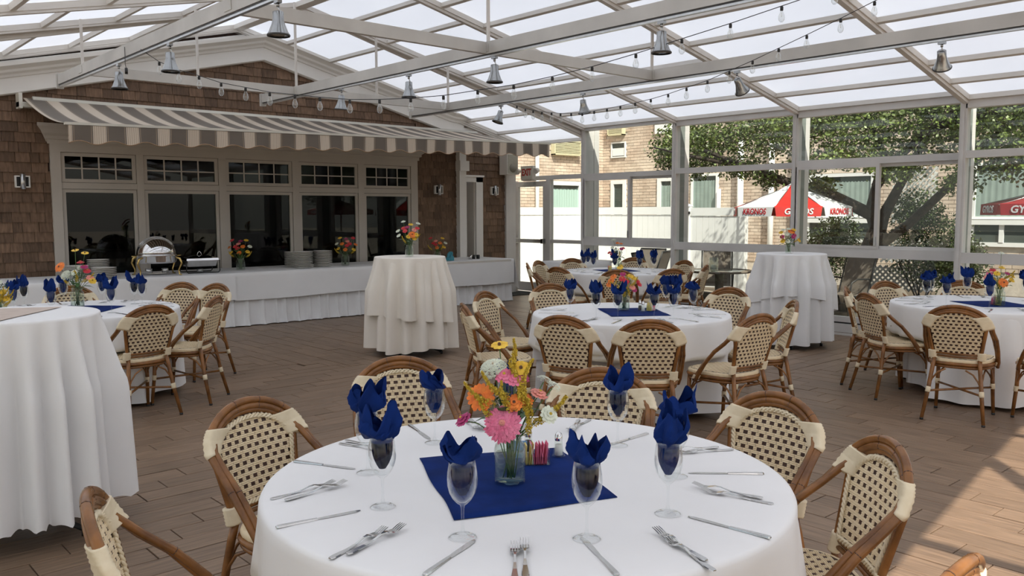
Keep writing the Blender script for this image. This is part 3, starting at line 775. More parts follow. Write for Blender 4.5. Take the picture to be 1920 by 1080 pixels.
def fork_mesh():
    mb = MB()
    def zf(s_): return .0022+.010*math.exp(-((s_-.125)/.030)**2)+.010*smoothstep(.16, .20, s_)
    st = [(0,.004),(.004,.0075),(.012,.0088),(.03,.0082),(.06,.0055),(.09,.0036),(.118,.003),(.130,.0045),(.138,.009),(.146,.0115),(.155,.0118)]
    rings = [[(s_, -w_, zf(s_)-.0008), (s_, w_, zf(s_)-.0008), (s_, w_*.8, zf(s_)+.0012), (s_, -w_*.8, zf(s_)+.0012)] for s_, w_ in st]
    mb.loft(rings, smooth=False, cap=True)
    for k in range(4):
        y = (k-1.5)*.0063
        rings = [[(s_, y-w_, zf(s_)-.0008), (s_, y+w_, zf(s_)-.0008), (s_, y+w_, zf(s_)+.0009), (s_, y-w_, zf(s_)+.0009)] for s_, w_ in ((.154,.0018),(.170,.0016),(.185,.0014),(.200,.0007))]
        mb.loft(rings, smooth=False, cap=True)
    return mb.mesh('dinner_fork', M['steel'])
def knife_mesh():
    mb = MB()
    st = [(0,.004,.004),(.004,.0072,.005),(.02,.0078,.005),(.07,.0065,.0045),(.108,.0055,.004)]
    mb.loft([[(s_, -w_, .0006), (s_, w_, .0006), (s_, w_*.75, h), (s_, -w_*.75, h)] for s_, w_, h in st], smooth=False, cap=True)
    st = [(.108,-.004,.0045),(.114,-.0062,.0055),(.15,-.0085,.006),(.19,-.0098,.0058),(.215,-.0082,.0045),(.226,-.0035,.001)]
    mb.loft([[(s_, a, .0012), (s_, b_, .0012), (s_, b_, .0024), (s_, a, .0018)] for s_, a, b_ in st], smooth=False, cap=True)
    return mb.mesh('dinner_knife', M['steel'])
FM, KM = fork_mesh(), knife_mesh()
TZ = .762
SEATN = {}
def setting(tc, phi, where, tname, gi, glass=None, knife=None, forks=None, r_=None):
    """one place: wine glass with a folded napkin, knife on the right, two forks on the left"""
    r_ = r_ or random.Random(int(phi*7+tc[0]*100))
    c = Vector((tc[0], tc[1])); a = R(phi)
    gp = Vector(glass) if glass else c+Vector((math.cos(a+R(9)), math.sin(a+R(9))))*.48
    g = link('wine_glass', GM, None, (gp.x, gp.y, TZ), rot=(0, 0, r_.uniform(0, 6)))
    tag(g, 'stemmed wine glass at the %s place of the %s' % (where, tname), 'glass', 'wine glasses on the %s' % tname)
    nk = link('folded_napkin', NM[gi % len(NM)], None, (gp.x, gp.y, TZ), rot=(0, 0, r_.uniform(0, 6)))
    tag(nk, 'navy folded napkin in the glass at the %s place of the %s' % (where, tname), 'napkin', 'blue napkins on the %s' % tname)
    def put(me, name, p, q, lab, cat, dz=0, grp=''):
        p, q = Vector(p), Vector(q); d = math.atan2(q.y-p.y, q.x-p.x)
        o = link(name, me, None, (p.x, p.y, TZ+dz), rot=(0, 0, d)); tag(o, lab, cat, grp); return o
    def rad(deg, r0, r1, j=0): b_ = R(deg); return (c+Vector((math.cos(b_), math.sin(b_)))*r0), (c+Vector((math.cos(b_+j), math.sin(b_+j)))*r1)
    kp = knife or rad(phi+9+r_.uniform(-1, 1), .73, .5, .04)
    put(KM, 'dinner_knife', kp[0], kp[1], 'steel dinner knife at the %s place of the %s' % (where, tname), 'knife', 0, 'dinner knives on the %s' % tname)
    fk = forks or (rad(phi-10, .735, .54, .05), rad(phi-7, .71, .51, -.03))
    put(FM, 'dinner_fork', fk[0][0], fk[0][1], 'outer steel fork at the %s place of the %s' % (where, tname), 'fork', 0, 'forks on the %s' % tname)
    put(FM, 'dinner_fork', fk[1][0], fk[1][1], 'inner steel fork crossing another, %s place of the %s' % (where, tname), 'fork', .0035, 'forks on the %s' % tname)

# ================================================================== CLOTHS
def round_cloth(Rt, zt, zb, nf, amp, flare, seed, push=(), hem=None, rot=0, sharp=1.4, nth=160, nz=14, zpush=.5, scallop=0):
    r_ = random.Random(seed); mb = MB(); ph = [r_.random() for _ in range(4)]; fw = [r_.uniform(.75, 1.25) for _ in range(nf)]
    tot = sum(fw); acc = [0]
    for f in fw: acc.append(acc[-1]+f/tot)
    def fold(u):
        u = u % 1.0
        for i in range(nf):
            if acc[i] <= u < acc[i+1]:
                t = (u-acc[i])/(acc[i+1]-acc[i]); return (.5-.5*math.cos(2*PI*t))**sharp*(.7+.3*math.sin(i*2.7+ph[1]*6))
        return 0
    rings = []
    for rr in (.02, Rt*.35, Rt*.7, Rt*.93): rings.append([(rr*math.cos(2*PI*k/nth), rr*math.sin(2*PI*k/nth), zt+.0004*math.sin(9*rr+k*.2)) for k in range(nth)])
    for d_, z_ in ((.985, -.0012), (1.0, -.005), (1.006, -.014)): rings.append([(Rt*d_*math.cos(2*PI*k/nth), Rt*d_*math.sin(2*PI*k/nth), zt+z_) for k in range(nth)])
    for v in range(1, nz+1):
        t = v/nz; ring = []
        for k in range(nth):
            u = k/nth; th = 2*PI*u
            zbb = zb+(hem(th) if hem else 0)
            if scallop and v == nz: zbb += scallop*abs(math.sin(30*th))
            z = zt-.014+(zbb-zt+.014)*t
            d = (zt-z)
            rad = Rt*1.006+flare*d+amp*min(1, d/.35)*fold(u)-amp*.3*min(1, d/.3)
            if push:
                for pa in push:
                    dd = (th-pa+PI) % (2*PI)-PI
                    w_ = math.exp(-(dd/.30)**4)*smoothstep(zpush+.03, zpush-.02, z)
                    lim = Rt-.19+.03*fold(u+.1)
                    rad = rad*(1-w_)+min(rad, lim)*w_
            ring.append((rad*math.cos(th), rad*math.sin(th), z))
        rings.append(ring)
    mb.loft(rings); mb.f.insert(0, tuple(range(nth))); mb.sm.insert(0, True)
    return mb
def fan(n): return n

# ================================================================== FLOWERS
def zinnia(rad, layers, petals, mt, eye, dome=.35, seed=0):
    r_ = random.Random(seed); mb = MB()
    for l_ in range(layers):
        f = 1-l_/(layers+.3); z = dome*rad*(l_/max(1, layers-1) if layers > 1 else .2)
        n = max(5, int(petals*f+.5)); 
        for k in range(n):
            a = 2*PI*(k+.5*l_)/n+r_.uniform(-.08, .08); ln = rad*f*r_.uniform(.93, 1.05); wd = ln*min(.42, 2.6/n)*1.15
            ca, sa = math.cos(a), math.sin(a); up = rad*(.10+.12*l_/layers)
            def q(d, s_, h): return (d*ca-s_*sa, d*sa+s_*ca, h)
            vs = [q(ln*.12, 0, z), q(ln*.55, -wd, z+up*.8), q(ln*.55, wd, z+up*.8), q(ln*.55, 0, z+up*1.15), q(ln*.9, -wd*.8, z+up*.3), q(ln*.9, wd*.8, z+up*.3), q(ln, 0, z+up*.15)]
            mb.add(vs, [(0,1,3),(0,3,2),(1,4,3),(3,5,2),(3,4,6),(3,6,5)], True)
    me = mb.mesh('petals', mt)
    e = MB().lathe([(.001, dome*rad+.25*rad), (rad*.12, dome*rad+.22*rad), (rad*.2, dome*rad*.8+.08*rad), (rad*.1, 0)], 10).mesh('flower_eye', eye)
    return me, e
def umbel(rad, n, mt, seed):
    r_ = random.Random(seed); mb = MB()
    for i in range(n):
        a = r_.uniform(0, 2*PI); q = math.sqrt(r_.random())*rad; h = rad*.55*math.sqrt(max(0, 1-(q/rad)**2))
        c = Vector((q*math.cos(a), q*math.sin(a), h)); s_ = rad*.11
        for k in range(4):
            b_ = k*PI/2+r_.random(); p = c+Vector((math.cos(b_), math.sin(b_), .3))*s_; o = Vector((-math.sin(b_), math.cos(b_), 0))*s_*.45
            mb.add([c, p-o, p+o], [(0,1,2)])
    return mb.mesh('umbel', mt)
def spray(L_, mt, seed, n=420):
    r_ = random.Random(seed); mb = MB()
    for i in range(n):
        t = r_.random(); s_ = t*L_; bend = .55*L_*t*t; w_ = .010*(1.15-t)
        c = Vector((bend+r_.uniform(-w_, w_), r_.uniform(-w_, w_), s_+r_.uniform(-w_, w_))); q = .0034
        d1_, d2x = Vector((r_.uniform(-1,1), r_.uniform(-1,1), r_.uniform(-1,1)))*q, Vector((r_.uniform(-1,1), r_.uniform(-1,1), r_.uniform(-1,1)))*q
        mb.add([c-d1_, c+d2x, c+d1_, c-d2x], [(0,1,2,3)])
    return mb.mesh('goldenrod', mt)
def leaf_mesh(L_, w_, mt):
    vs = [(0,0,0),(-w_*.7,L_*.3,.1*L_),(0,L_*.33,.06*L_),(w_*.7,L_*.3,.1*L_),(-w_*.6,L_*.7,.06*L_),(0,L_*.7,.02*L_),(w_*.6,L_*.7,.06*L_),(0,L_,-.12*L_)]
    return MB().add(vs, [(0,2,1),(0,3,2),(1,2,5,4),(2,3,6,5),(4,5,7),(5,6,7)], True).mesh('leaf', mt)
FL = {}
for i, (nm, mt) in enumerate((('pink','pink_petal'),('orange','orange_petal'),('yellow','yellow_petal'),('red','red_petal'),('white','white_petal'),('magenta','magenta_petal'),('coral','coral_petal'))):
    FL[nm] = zinnia(.028, 3, 14, M[mt], M['flower_eye'] if nm in ('orange','yellow') else M['gold_petal'], .3, i)
FL['big_pink'] = zinnia(.056, 12, 34, M['pink_petal'], M['coral_petal'], .62, 11)
FL['big_orange'] = zinnia(.043, 3, 17, M['orange_petal'], M['flower_eye'], .12, 12)
FL['daisy'] = zinnia(.027, 1, 10, M['yellow_petal'], M['flower_eye'], .1, 13)
FL['umbel'] = (umbel(.038, 320, M['white_petal'], 4), None)
FL['small_umbel'] = (umbel(.022, 120, M['white_petal'], 5), None)
SP = [spray(.085, M['gold_petal'], 1), spray(.07, M['gold_petal'], 2, 320), spray(.105, M['gold_petal'], 3, 520)]
LM = [leaf_mesh(.09, .024, M['leafy']), leaf_mesh(.06, .016, M['leafy'])]
TOCAM = -Vector((fwd.x, fwd.y, 0)).normalized(); RGT = Vector((rgt.x, rgt.y, 0))
def bouquet(loc, label, group, heads, sprays, jar=True, jlabel='', jh=.15, jr=.046, leaves=6, seed=1, zneck=None, jname='mason_jar', spread=1.0, sc=1.0):
    r_ = random.Random(seed); x, y, z = loc
    zn = (zneck or jh)-.01
    if jar:
        j = thing(jname, jlabel, 'jar', loc)
        pr = [(.0, .004), (jr*.9, .003), (jr, .012), (jr, jh*.70), (jr*.93, jh*.78), (jr*.76, jh*.84), (jr*.76, jh*.98), (jr*.80, jh), (jr*.72, jh*.995), (jr*.71, jh*.84), (jr*.88, jh*.765), (jr*.94, jh*.70), (jr*.94, .016), (.0, .012)]
        MB().lathe(pr, 24).build('jar_glass', M['jar'], j)
        for q in (.90, .94): MB().lathe([(jr*.765, jh*q-.002), (jr*.80, jh*q), (jr*.765, jh*q+.002)], 24).build('jar_thread', M['jar'], j)
        MB().lathe([(.001, .014), (jr*.92, .014), (jr*.92, jh*.62), (.001, jh*.62)], 20).build('water', M['jar'], j)
    b = thing('flower_bouquet', label, 'flowers', loc, 0, group); b.scale = (sc, sc, sc)
    if jar: j.scale = (sc, sc, sc)
    for i, (kind, dx, hz_, tc, tilt) in enumerate(heads):
        p = RGT*dx+TOCAM*tc+Vector((0, 0, hz_)); me, e = FL[kind]
        ax = (Vector((p.x, p.y, 0))*1.0/(abs(hz_)+.01)+TOCAM*tilt+Vector((0, 0, 1-abs(tilt)*.5))).normalized()
        o = link('flower_head', me, b, p); o.rotation_mode = 'QUATERNION'; o.rotation_quaternion = ax.to_track_quat('Z', 'Y')
        if e: link('flower_eye', e, o)
        s0 = Vector((r_.uniform(-.6, .6)*jr*.6, r_.uniform(-.6, .6)*jr*.6, .02)); s1 = Vector((p.x*.25, p.y*.25, zn))
        s1.x = max(-jr*.6, min(jr*.6, s1.x)); s1.y = max(-jr*.6, min(jr*.6, s1.y))
        MB().tube([s0, s1, s1.lerp(p, .6)+Vector((0,0,.01)), p-ax*.004], .0017, 5).build('stem', M['stem'], b)
    for i, (dx, hz_, tc, dirx, k) in enumerate(sprays):
        p = RGT*dx+TOCAM*tc+Vector((0, 0, hz_)); d = RGT*dirx
        o = link('goldenrod_spray', SP[k % 3], b, p); o.rotation_euler = (0, 0, math.atan2(d.y, d.x)) if abs(dirx) > 1e-6 else (0, 0, r_.uniform(0, 6))
        if abs(dirx) > .01:
            o.rotation_mode = 'QUATERNION'; zx = (d*abs(1.0)+Vector((0, 0, max(.15, 1-abs(dirx)*.7)))).normalized(); q = zx.to_track_quat('Z', 'X'); o.rotation_quaternion = q
        s1 = Vector((p.x*.2, p.y*.2, zn)); MB().tube([Vector((p.x*.1, p.y*.1, .02)), s1, p], .0014, 4).build('stem', M['stem'], b)
    for i in range(leaves):
        a = 2*PI*i/max(1, leaves)+r_.uniform(-.4, .4); rr = r_.uniform(.01, .035)*spread; hz_ = zn+r_.uniform(.005, .07)
        o = link('bouquet_leaf', LM[i % 2], b, (rr*math.cos(a), rr*math.sin(a), hz_)); o.rotation_euler = (r_.uniform(-.3, .7), r_.uniform(-.3, .3), a-PI/2)
    mb = MB()                                     # filler foliage, fine leaflets
    for i in range(330):
        a = r_.uniform(0, 2*PI); h = r_.random(); q = (.012+.055*h*spread)*math.sqrt(r_.random()); c = Vector((q*math.cos(a), q*math.sin(a), zn+.005+.12*h*spread)); s_ = r_.uniform(.004, .010)
        u_ = Vector((r_.uniform(-1,1), r_.uniform(-1,1), r_.uniform(-.3,1))).normalized(); v_ = u_.cross(Vector((r_.uniform(-1,1), r_.uniform(-1,1), .3))).normalized()
        mb.add([c-u_*s_, c+v_*s_*.4, c+u_*s_, c-v_*s_*.4], [(0,1,2,3)])
    mb.build('filler_foliage', M['leafy'], b, kind='stuff')
    return b
# ================================================================== ROUND TABLES WITH CHAIRS AND SETTINGS
TN = {'N': 'nearest round table', 'M': 'middle round table', 'F': 'farthest round table', 'L': 'left round table', 'R': 'right round table'}
TC = {'N': (1.70, 1.836), 'M': (5.16, 4.36), 'F': (8.75, 7.60), 'L': (2.02, 7.62), 'R': (7.90, 2.70)}
CH = {'N': [(.566, 2.208, 'left'), (1.329, 2.978, 'far left'), (2.271, 3.355, 'far side'), (2.774, 2.491, 'far right'), (2.878, 1.685, 'right'), (2.526, 1.10, 'near right'), (1.723, .60, 'bottom right corner')],
      'M': [(3.973, 3.952, 'near left'), (4.228, 3.408, 'near side'), (5.02, 3.10, 'near right'), (6.003, 3.408, 'right end'), (6.62, 4.41, 'far right'), (5.72, 5.86, 'far left'), (4.721, 5.669, 'upper left'), (3.965, 5.005, 'left end')],
      'F': [(8.321, 8.77, 'back left'), (7.821, 8.453, 'left end'), (7.50, 7.546, 'front left'), (9.10, 8.85, 'back centre'), (9.95, 8.35, 'back right'), (9.90, 7.35, 'right end'), (8.279, 6.333, 'front right'), (9.216, 6.50, 'outer right'), (7.652, 6.673, 'front centre')],
      'L': [(2.223, 6.489, 'near side'), (3.20, 8.46, 'far right'), (3.40, 8.08, 'right end'), (2.869, 6.831, 'near right'), (2.25, 8.80, 'far side')],
      'R': [(6.492, 2.43, 'near side'), (6.963, 3.344, 'front left'), (7.429, 3.76, 'left end'), (8.30, 3.80, 'back left'), (8.95, 3.30, 'back right'), (6.80, 1.72, 'near right')]}
CLOTHN = {'N': 'white cloth over the nearest round table in the foreground', 'M': 'white layered cloth over the middle round table', 'F': 'white cloth over the farthest round table near the exit door',
          'L': 'white cloth over the left round table before the buffet', 'R': 'white cloth over the right round table by the glass wall'}
for k in 'NMFLR':
    cx, cy = TC[k]; push = []
    for (bx_, by_, nm) in CH[k]:
        d = math.hypot(bx_-cx, by_-cy); th = math.atan2(by_-cy, bx_-cx)
        if d < 1.42: push.append(th)
        place_chair(bx_, by_, cx, cy, 'cane bistro chair with woven back at the %s of the %s' % (nm, TN[k]), 'bistro chairs around the %s' % TN[k])
    t = thing('round_table', 'folding table legs under the cloth of the %s' % TN[k], 'table', (cx, cy, 0), 0)
    MB().lathe([(.001, .735), (.745, .735), (.745, .755), (.001, .755)], 32).build('tabletop', M['trimw'], t)
    for i in range(4):
        a = PI/4+i*PI/2; MB().tube([(.36*math.cos(a), .36*math.sin(a), .735), (.36*math.cos(a), .36*math.sin(a), 0)], .013, 8).build('leg', M['brushed'], t)
    r_ = random.Random(ord(k)); o1, o2 = r_.random()*6, r_.random()*6
    under = round_cloth(.763, .7575, .03, 17, .075, .05, ord(k), push, lambda th: .018*math.sin(3*th+o1)+.015)
    o = under.build('tablecloth', M['cloth'], None, (cx, cy, 0)); tag(o, 'long under-layer of the %s' % CLOTHN[k], 'tablecloth')
    over = round_cloth(.768, .7618, .41, 13, .045, .07, ord(k)+5, push, lambda th: .035*math.sin(4*th+o2), zpush=.47)
    o = over.build('tablecloth', M['cloth'], None, (cx, cy, 0)); tag(o, CLOTHN[k], 'tablecloth')
# blue squares
def square(tc, corners, label, seed):
    r_ = random.Random(seed); A, B, C_, D = [Vector(c) for c in corners]; n = 14; mb = MB(); vs = []
    for zo in (.0, .0018):
        for i in range(n+1):
            for j in range(n+1):
                u, v = i/n, j/n; p = A.lerp(B, u).lerp(D.lerp(C_, u), v)
                e = 4*u*(1-u)*4*v*(1-v)
                q = .006*math.sin(u*9+v*4+seed)*(1-min(1, e*3)); zz = TZ+.0012+zo+.0011*(1+math.sin(u*17+seed+v*6)*math.sin(v*5+u*3))
                vs.append((p.x+q, p.y+q*.6, zz))
    N_ = (n+1)**2; fs = []
    for i in range(n):
        for j in range(n):
            a = i*(n+1)+j; fs += [(a, a+1, a+n+2, a+n+1), (N_+a, N_+a+n+1, N_+a+n+2, N_+a+1)]
    edge = [i*(n+1) for i in range(n+1)]+[n*(n+1)+j for j in range(1, n+1)]+[i*(n+1)+n for i in range(n-1, -1, -1)]+[j for j in range(n-1, 0, -1)]
    for a, b_ in zip(edge, edge[1:]+edge[:1]): fs.append((a, b_, N_+b_, N_+a))
    mb.add(vs, fs, True); o = mb.build('table_topper', M['blue']); tag(o, label, 'cloth', 'blue cloth squares under the flowers')
square(TC['N'], [(1.56, 2.192), (1.31, 1.687), (1.746, 1.518), (1.985, 1.99)], 'navy cloth square lying on the nearest round table under the jar', 1)
square(TC['M'], [(5.155, 4.71), (4.836, 4.272), (5.207, 4.00), (5.53, 4.44)], 'navy cloth square lying on the middle round table under the jar', 2)
square(TC['R'], [(7.84, 2.99), (7.56, 2.62), (7.86, 2.28), (8.18, 2.70)], 'navy cloth square lying on the right round table under the jar', 3)
square(TC['L'], [(2.38, 7.60), (2.02, 7.95), (1.70, 7.60), (2.07, 7.24)], 'navy cloth square lying on the left round table under the flowers', 4)
square(TC['F'], [(9.05, 7.80), (8.60, 7.95), (8.42, 7.48), (8.86, 7.32)], 'navy cloth square lying on the farthest round table under the flowers', 5)
# settings of the nearest table, one by one
T = TC['N']; nm = TN['N']
ST = [(162, 'left', (1.232, 1.899), ((.946, 1.948), (1.176, 1.911)), (((1.033, 2.155), (1.231, 2.156)), ((1.054, 2.112), (1.264, 2.127)))),
      (200, 'near left', (1.256, 1.585), ((1.054, 1.467), (1.213, 1.53)), (((.947, 1.684), (1.153, 1.75)), ((.985, 1.673), (1.189, 1.727)))),
      (234, 'nearest', (1.472, 1.375), ((1.366, 1.184), (1.436, 1.328)), (((1.180, 1.312), (1.289, 1.431)), ((1.206, 1.305), (1.316, 1.428)))),
      (268, 'near right', (1.756, 1.351), ((1.802, 1.076), (1.774, 1.303)), (((1.541, 1.055), (1.631, 1.315)), ((1.568, 1.096), (1.624, 1.284)))),
      (308, 'right', (2.029, 1.532), ((2.241, 1.367), (2.083, 1.518)), (((2.023, 1.203), (1.972, 1.373)), ((2.035, 1.243), (1.983, 1.426)))),
      (353, 'far right', (2.158, 1.875), ((2.355, 1.904), (2.160, 1.896)), (((2.400, 1.580), (2.241, 1.661)), ((2.380, 1.625), (2.251, 1.685)))),
      (38, 'farthest', (1.98, 2.24), None, None), (78, 'far left', (1.72, 2.321), ((1.796, 2.582), (1.731, 2.358)), (((2.02, 2.50), (1.958, 2.349)), ((1.99, 2.52), (1.94, 2.36)))),
      (118, 'upper left', (1.366, 2.186), ((1.254, 2.443), (1.359, 2.236)), (((1.47, 2.53), (1.52, 2.36)), ((1.50, 2.54), (1.545, 2.37))))]
for i, (phi, wh, g, kn, fk) in enumerate(ST): setting(T, phi, wh, nm, [3, 1, 5, 4, 2, 6, 0, 1, 4][i], g, kn, fk)
WN = {'M': [(132, 'back left'), (179, 'left'), (200, 'near left'), (232, 'near'), (252, 'near right'), (296, 'right'), (340, 'outer right'), (354, 'far right')],
      'R': [(191, 'near'), (232, 'near right'), (150, 'left'), (83, 'back left'), (108, 'far left'), (31, 'back right'), (333, 'right')],
      'L': [(274, 'near'), (3, 'right'), (341, 'near right'), (44, 'far right'), (81, 'far'), (125, 'back left'), (170, 'left'), (222, 'near left')],
      'F': [(167, 'left'), (205, 'near left'), (245, 'near'), (285, 'near right'), (321, 'right'), (357, 'back right'), (40, 'far right'), (96, 'far left'), (130, 'back left')]}
gi = 0
for k in 'MRLF':
    for phi, wh in WN[k]: setting(TC[k], phi, wh, TN[k], gi); gi += 3
# shakers, sugar caddies
def shaker(x, y, full, label):
    s_ = thing('shaker', label, 'shaker', (x, y, TZ+.003), 0, 'salt and pepper shakers')
    MB().lathe([(.001,.001),(.020,.001),(.0215,.006),(.017,.012),(.0145,.03),(.0125,.055),(.012,.058)], 14).build('shaker_body', M['jar'], s_)
    MB().lathe([(.001,.008),(.014,.008),(.012,.03),(.0105,.042),(.001,.043)], 12).build('contents', M['salt' if full else 'pepper'], s_)
    MB().lathe([(.0128,.055),(.0135,.06),(.0128,.068),(.0095,.078),(.004,.083),(.001,.084)], 14).build('shaker_cap', M['chrome'], s_)
def caddy(x, y, rz, label, full=True):
    c = thing('sugar_caddy', label, 'caddy', (x, y, TZ+.003), rz, 'sweetener caddies')
    mb = MB(); a, b_, h = .040, .026, .052
    for p, q in (((-a,-b_,0),(a,b_,.003)), ((-a,-b_,0),(-a+.0025,b_,h)), ((a-.0025,-b_,0),(a,b_,h)), ((-a,-b_,0),(a,-b_+.0025,h*.55)), ((-a,b_-.0025,0),(a,b_,h*.55))): mb.box(p, q)
    mb.build('caddy_tray', M['jar'], c); ms = []
    for i in range(13):
        xx = -.033+i*.0053; kind = 'yellowp' if i < 4 else ('whitep' if i == 4 else 'pinkp'); tl = R(rnd.uniform(-9, 9))
        Mx = Matrix.Translation((xx, 0, .004)) @ Matrix.Rotation(tl, 4, 'Y')
        MB().box((-.0011, -.0205, 0), (.0011, .0205, .062+rnd.uniform(-.004, .005)), Mx).build('sugar_packet', M[kind], c)
caddy(1.80, 1.90, R(-35), 'clear caddy of pink and yellow packets beside the nearest flower jar')
shaker(1.905, 1.905, True, 'salt shaker beside the pink packets on the nearest table')
shaker(1.865, 2.005, False, 'pepper shaker behind the packets on the nearest table')
o = MB().box((-.03, -.002, 0), (.03, .002, .055)).build('label_card', M['bluep'], None, (1.80, 1.985, TZ+.004)); o.rotation_euler = (0, 0, R(-40)); tag(o, 'small blue and white card behind the nearest flower jar', 'card')
shaker(5.245, 4.305, True, 'salt shaker on the blue square of the middle table')
shaker(5.285, 4.37, False, 'pepper shaker behind the salt on the middle table')
caddy(5.335, 4.30, R(10), 'sweetener caddy on the blue square of the middle table')
caddy(7.78, 2.60, R(60), 'caddy of pink packets beside the jar on the right table')
caddy(8.58, 7.62, R(50), 'caddy of packets beside the jar on the farthest table')
# flowers of the nearest table: (kind, right, up, towards camera, tilt)
bouquet((1.615, 1.815, TZ), 'mixed bouquet with one big pink zinnia on the nearest table', 'table bouquets',
    [('big_pink', -.019, .190, .060, .95), ('big_orange', -.082, .262, .03, .9), ('umbel', -.045, .335, .0, .5), ('daisy', .032, .345, .02, .6), ('daisy', -.03, .40, -.05, .4),
     ('pink', -.015, .325, .03, .6), ('pink', .015, .318, .035, .6), ('orange', .012, .250, .05, .8), ('orange', .042, .250, .02, .6), ('white', .112, .215, .045, .8), ('small_umbel', .125, .285, .0, .3),
     ('small_umbel', .10, .30, -.02, .2), ('magenta', -.135, .190, .0, .4), ('coral', .085, .265, .0, .3), ('magenta', .03, .31, .0, .4)],
    [(-.05, .25, .045, -1.2, 0), (-.04, .205, .05, -.9, 1), (.03, .25, .045, .2, 2), (.055, .21, .04, .15, 0), (.02, .32, .03, -.4, 1), (.07, .19, .03, 1.1, 2), (.10, .215, .02, 1.3, 1), (-.01, .27, .05, -1.0, 0), (.05, .16, .05, .3, 1), (.0, .24, .06, -.6, 1), (.04, .28, .04, -.2, 0), (.0, .35, .01, .5, 1)],
    True, 'quilted clear mason jar of stems on the navy square, nearest table', seed=3, leaves=7)
bouquet((5.195, 4.46, TZ), 'orange, red and goldenrod bouquet in a jar on the middle table', 'table bouquets',
    [('orange', -.105, .245, .02, .7), ('orange', -.085, .275, .0, .6), ('orange', -.12, .215, .02, .7), ('red', -.02, .26, .03, .7), ('red', .01, .24, .04, .7), ('magenta', -.01, .295, .0, .5), ('yellow', .05, .28, .0, .5), ('yellow', .075, .265, .0, .6), ('red', .105, .24, .0, .5), ('red', .12, .215, .0, .6), ('coral', .06, .195, .04, .7), ('magenta', .075, .175, .03, .7), ('yellow', -.03, .345, -.03, .5)],
    [(-.04, .17, .04, -1.0, 0), (-.02, .14, .05, -.7, 1), (-.05, .13, .04, -.5, 2), (.0, .13, .05, -.2, 0), (-.06, .19, .03, -1.1, 1), (.04, .20, .04, .9, 0), (.02, .22, .03, .3, 1), (.03, .13, .05, .2, 1)],
    True, 'clear mason jar holding the flowers of the middle table', seed=5)
bouquet((7.735, 2.56, TZ), 'bouquet with a tall white flower on the right table', 'table bouquets',
    [('white', .0, .44, .0, .2), ('yellow', -.045, .275, .03, .6), ('coral', -.12, .24, .02, .6), ('pink', -.09, .27, .0, .5), ('big_orange', .0, .20, .05, .9), ('yellow', .01, .32, .0, .3), ('yellow', .10, .25, .0, .5), ('magenta', .06, .27, .0, .4), ('red', -.06, .30, -.01, .4), ('small_umbel', -.07, .33, 0, .2), ('yellow', .08, .22, .03, .6)],
    [(.03, .24, .02, 1.2, 0), (.05, .20, .03, .8, 1), (-.02, .16, .04, -.5, 1), (-.04, .22, .02, -1, 0)], True, 'clear mason jar holding the flowers of the right table', seed=7)
bouquet((2.03, 7.72, TZ), 'bouquet with two yellow coneflowers standing up on the left table', 'table bouquets',
    [('daisy', .0, .42, .0, .3), ('daisy', .07, .40, .0, .3), ('big_orange', -.10, .30, .03, .8), ('umbel', -.05, .24, .04, .8), ('small_umbel', .03, .29, .0, .5), ('red', .08, .27, .0, .5), ('magenta', .06, .30, .0, .4), ('yellow', .13, .20, .03, .6), ('coral', .11, .22, .02, .5), ('white', .0, .26, .03, .6), ('red', .02, .33, -.03, .3)],
    [(.06, .2, .02, 1.3, 0), (-.04, .18, .03, -.9, 1), (.02, .2, .04, .3, 1)], True, 'clear jar holding the flowers of the left table', seed=9, sc=1.15)
bouquet((8.83, 7.68, TZ), 'orange and maroon bouquet on the farthest table', 'table bouquets',
    [('orange', .03, .36, .0, .3), ('orange', -.02, .37, .0, .4), ('white', -.09, .31, .02, .6), ('white', -.05, .28, .03, .6), ('red', -.13, .24, .0, .5), ('magenta', .03, .29, .03, .6), ('red', .06, .30, .0, .4), ('magenta', -.10, .22, .02, .6), ('umbel', -.07, .40, -.02, .3), ('yellow', .02, .06, .12, .8)],
    [(.0, .2, .04, .3, 0), (-.04, .2, .03, -.6, 1)], True, 'clear jar holding the flowers of the farthest table', seed=11)
# ================================================================== HIGH TABLES
def high_table(c, label, clabel, seed, cloth, two=True, hem1=None, hem2=None, nf=17, zt=1.07, scal=0, zb=.07):
    cx, cy = c; t = thing('bistro_table', label, 'table', (cx, cy, 0))
    MB().lathe([(.001, zt-.035), (.37, zt-.035), (.37, zt-.005), (.001, zt-.005)], 28).build('tabletop', M['trimw'], t)
    MB().tube([(0,0,.04), (0,0,zt-.03)], .03, 12).build('pole', M['iron'], t)
    for i in range(4):
        a = i*PI/2+.6; MB().tube([(.02*math.cos(a), .02*math.sin(a), .10), (.20*math.cos(a), .20*math.sin(a), .075), (.355*math.cos(a), .355*math.sin(a), .03)], .014, 7).build('foot', M['iron'], t)
        MB().tube([(.355*math.cos(a), .355*math.sin(a), .03), (.355*math.cos(a), .355*math.sin(a), 0)], .017, 8).build('foot_pad', M['black'], t)
    o = round_cloth(.382, zt-.002, zb, nf, .15, .045, seed, (), hem1, nz=20, sharp=.8, scallop=scal, nth=384 if scal else 160).build('tablecloth', cloth, None, (cx, cy, 0)); tag(o, clabel[0], 'tablecloth')
    if two:
        o = round_cloth(.388, zt+.002, .42, nf-2, .15, .08, seed+3, (), hem2, nz=18, sharp=.8).build('tablecloth', cloth, None, (cx, cy, 0)); tag(o, clabel[1], 'tablecloth')
high_table((5.43, 7.75), 'high cocktail table under the ivory cloths at the centre', ('long ivory under-cloth of the central high cocktail table', 'upper ivory cloth on the central high cocktail table'), 21, M['cream'], True,
           lambda th: .02*math.sin(3*th), lambda th: -.01+.05*math.cos(th-2.6), 15)
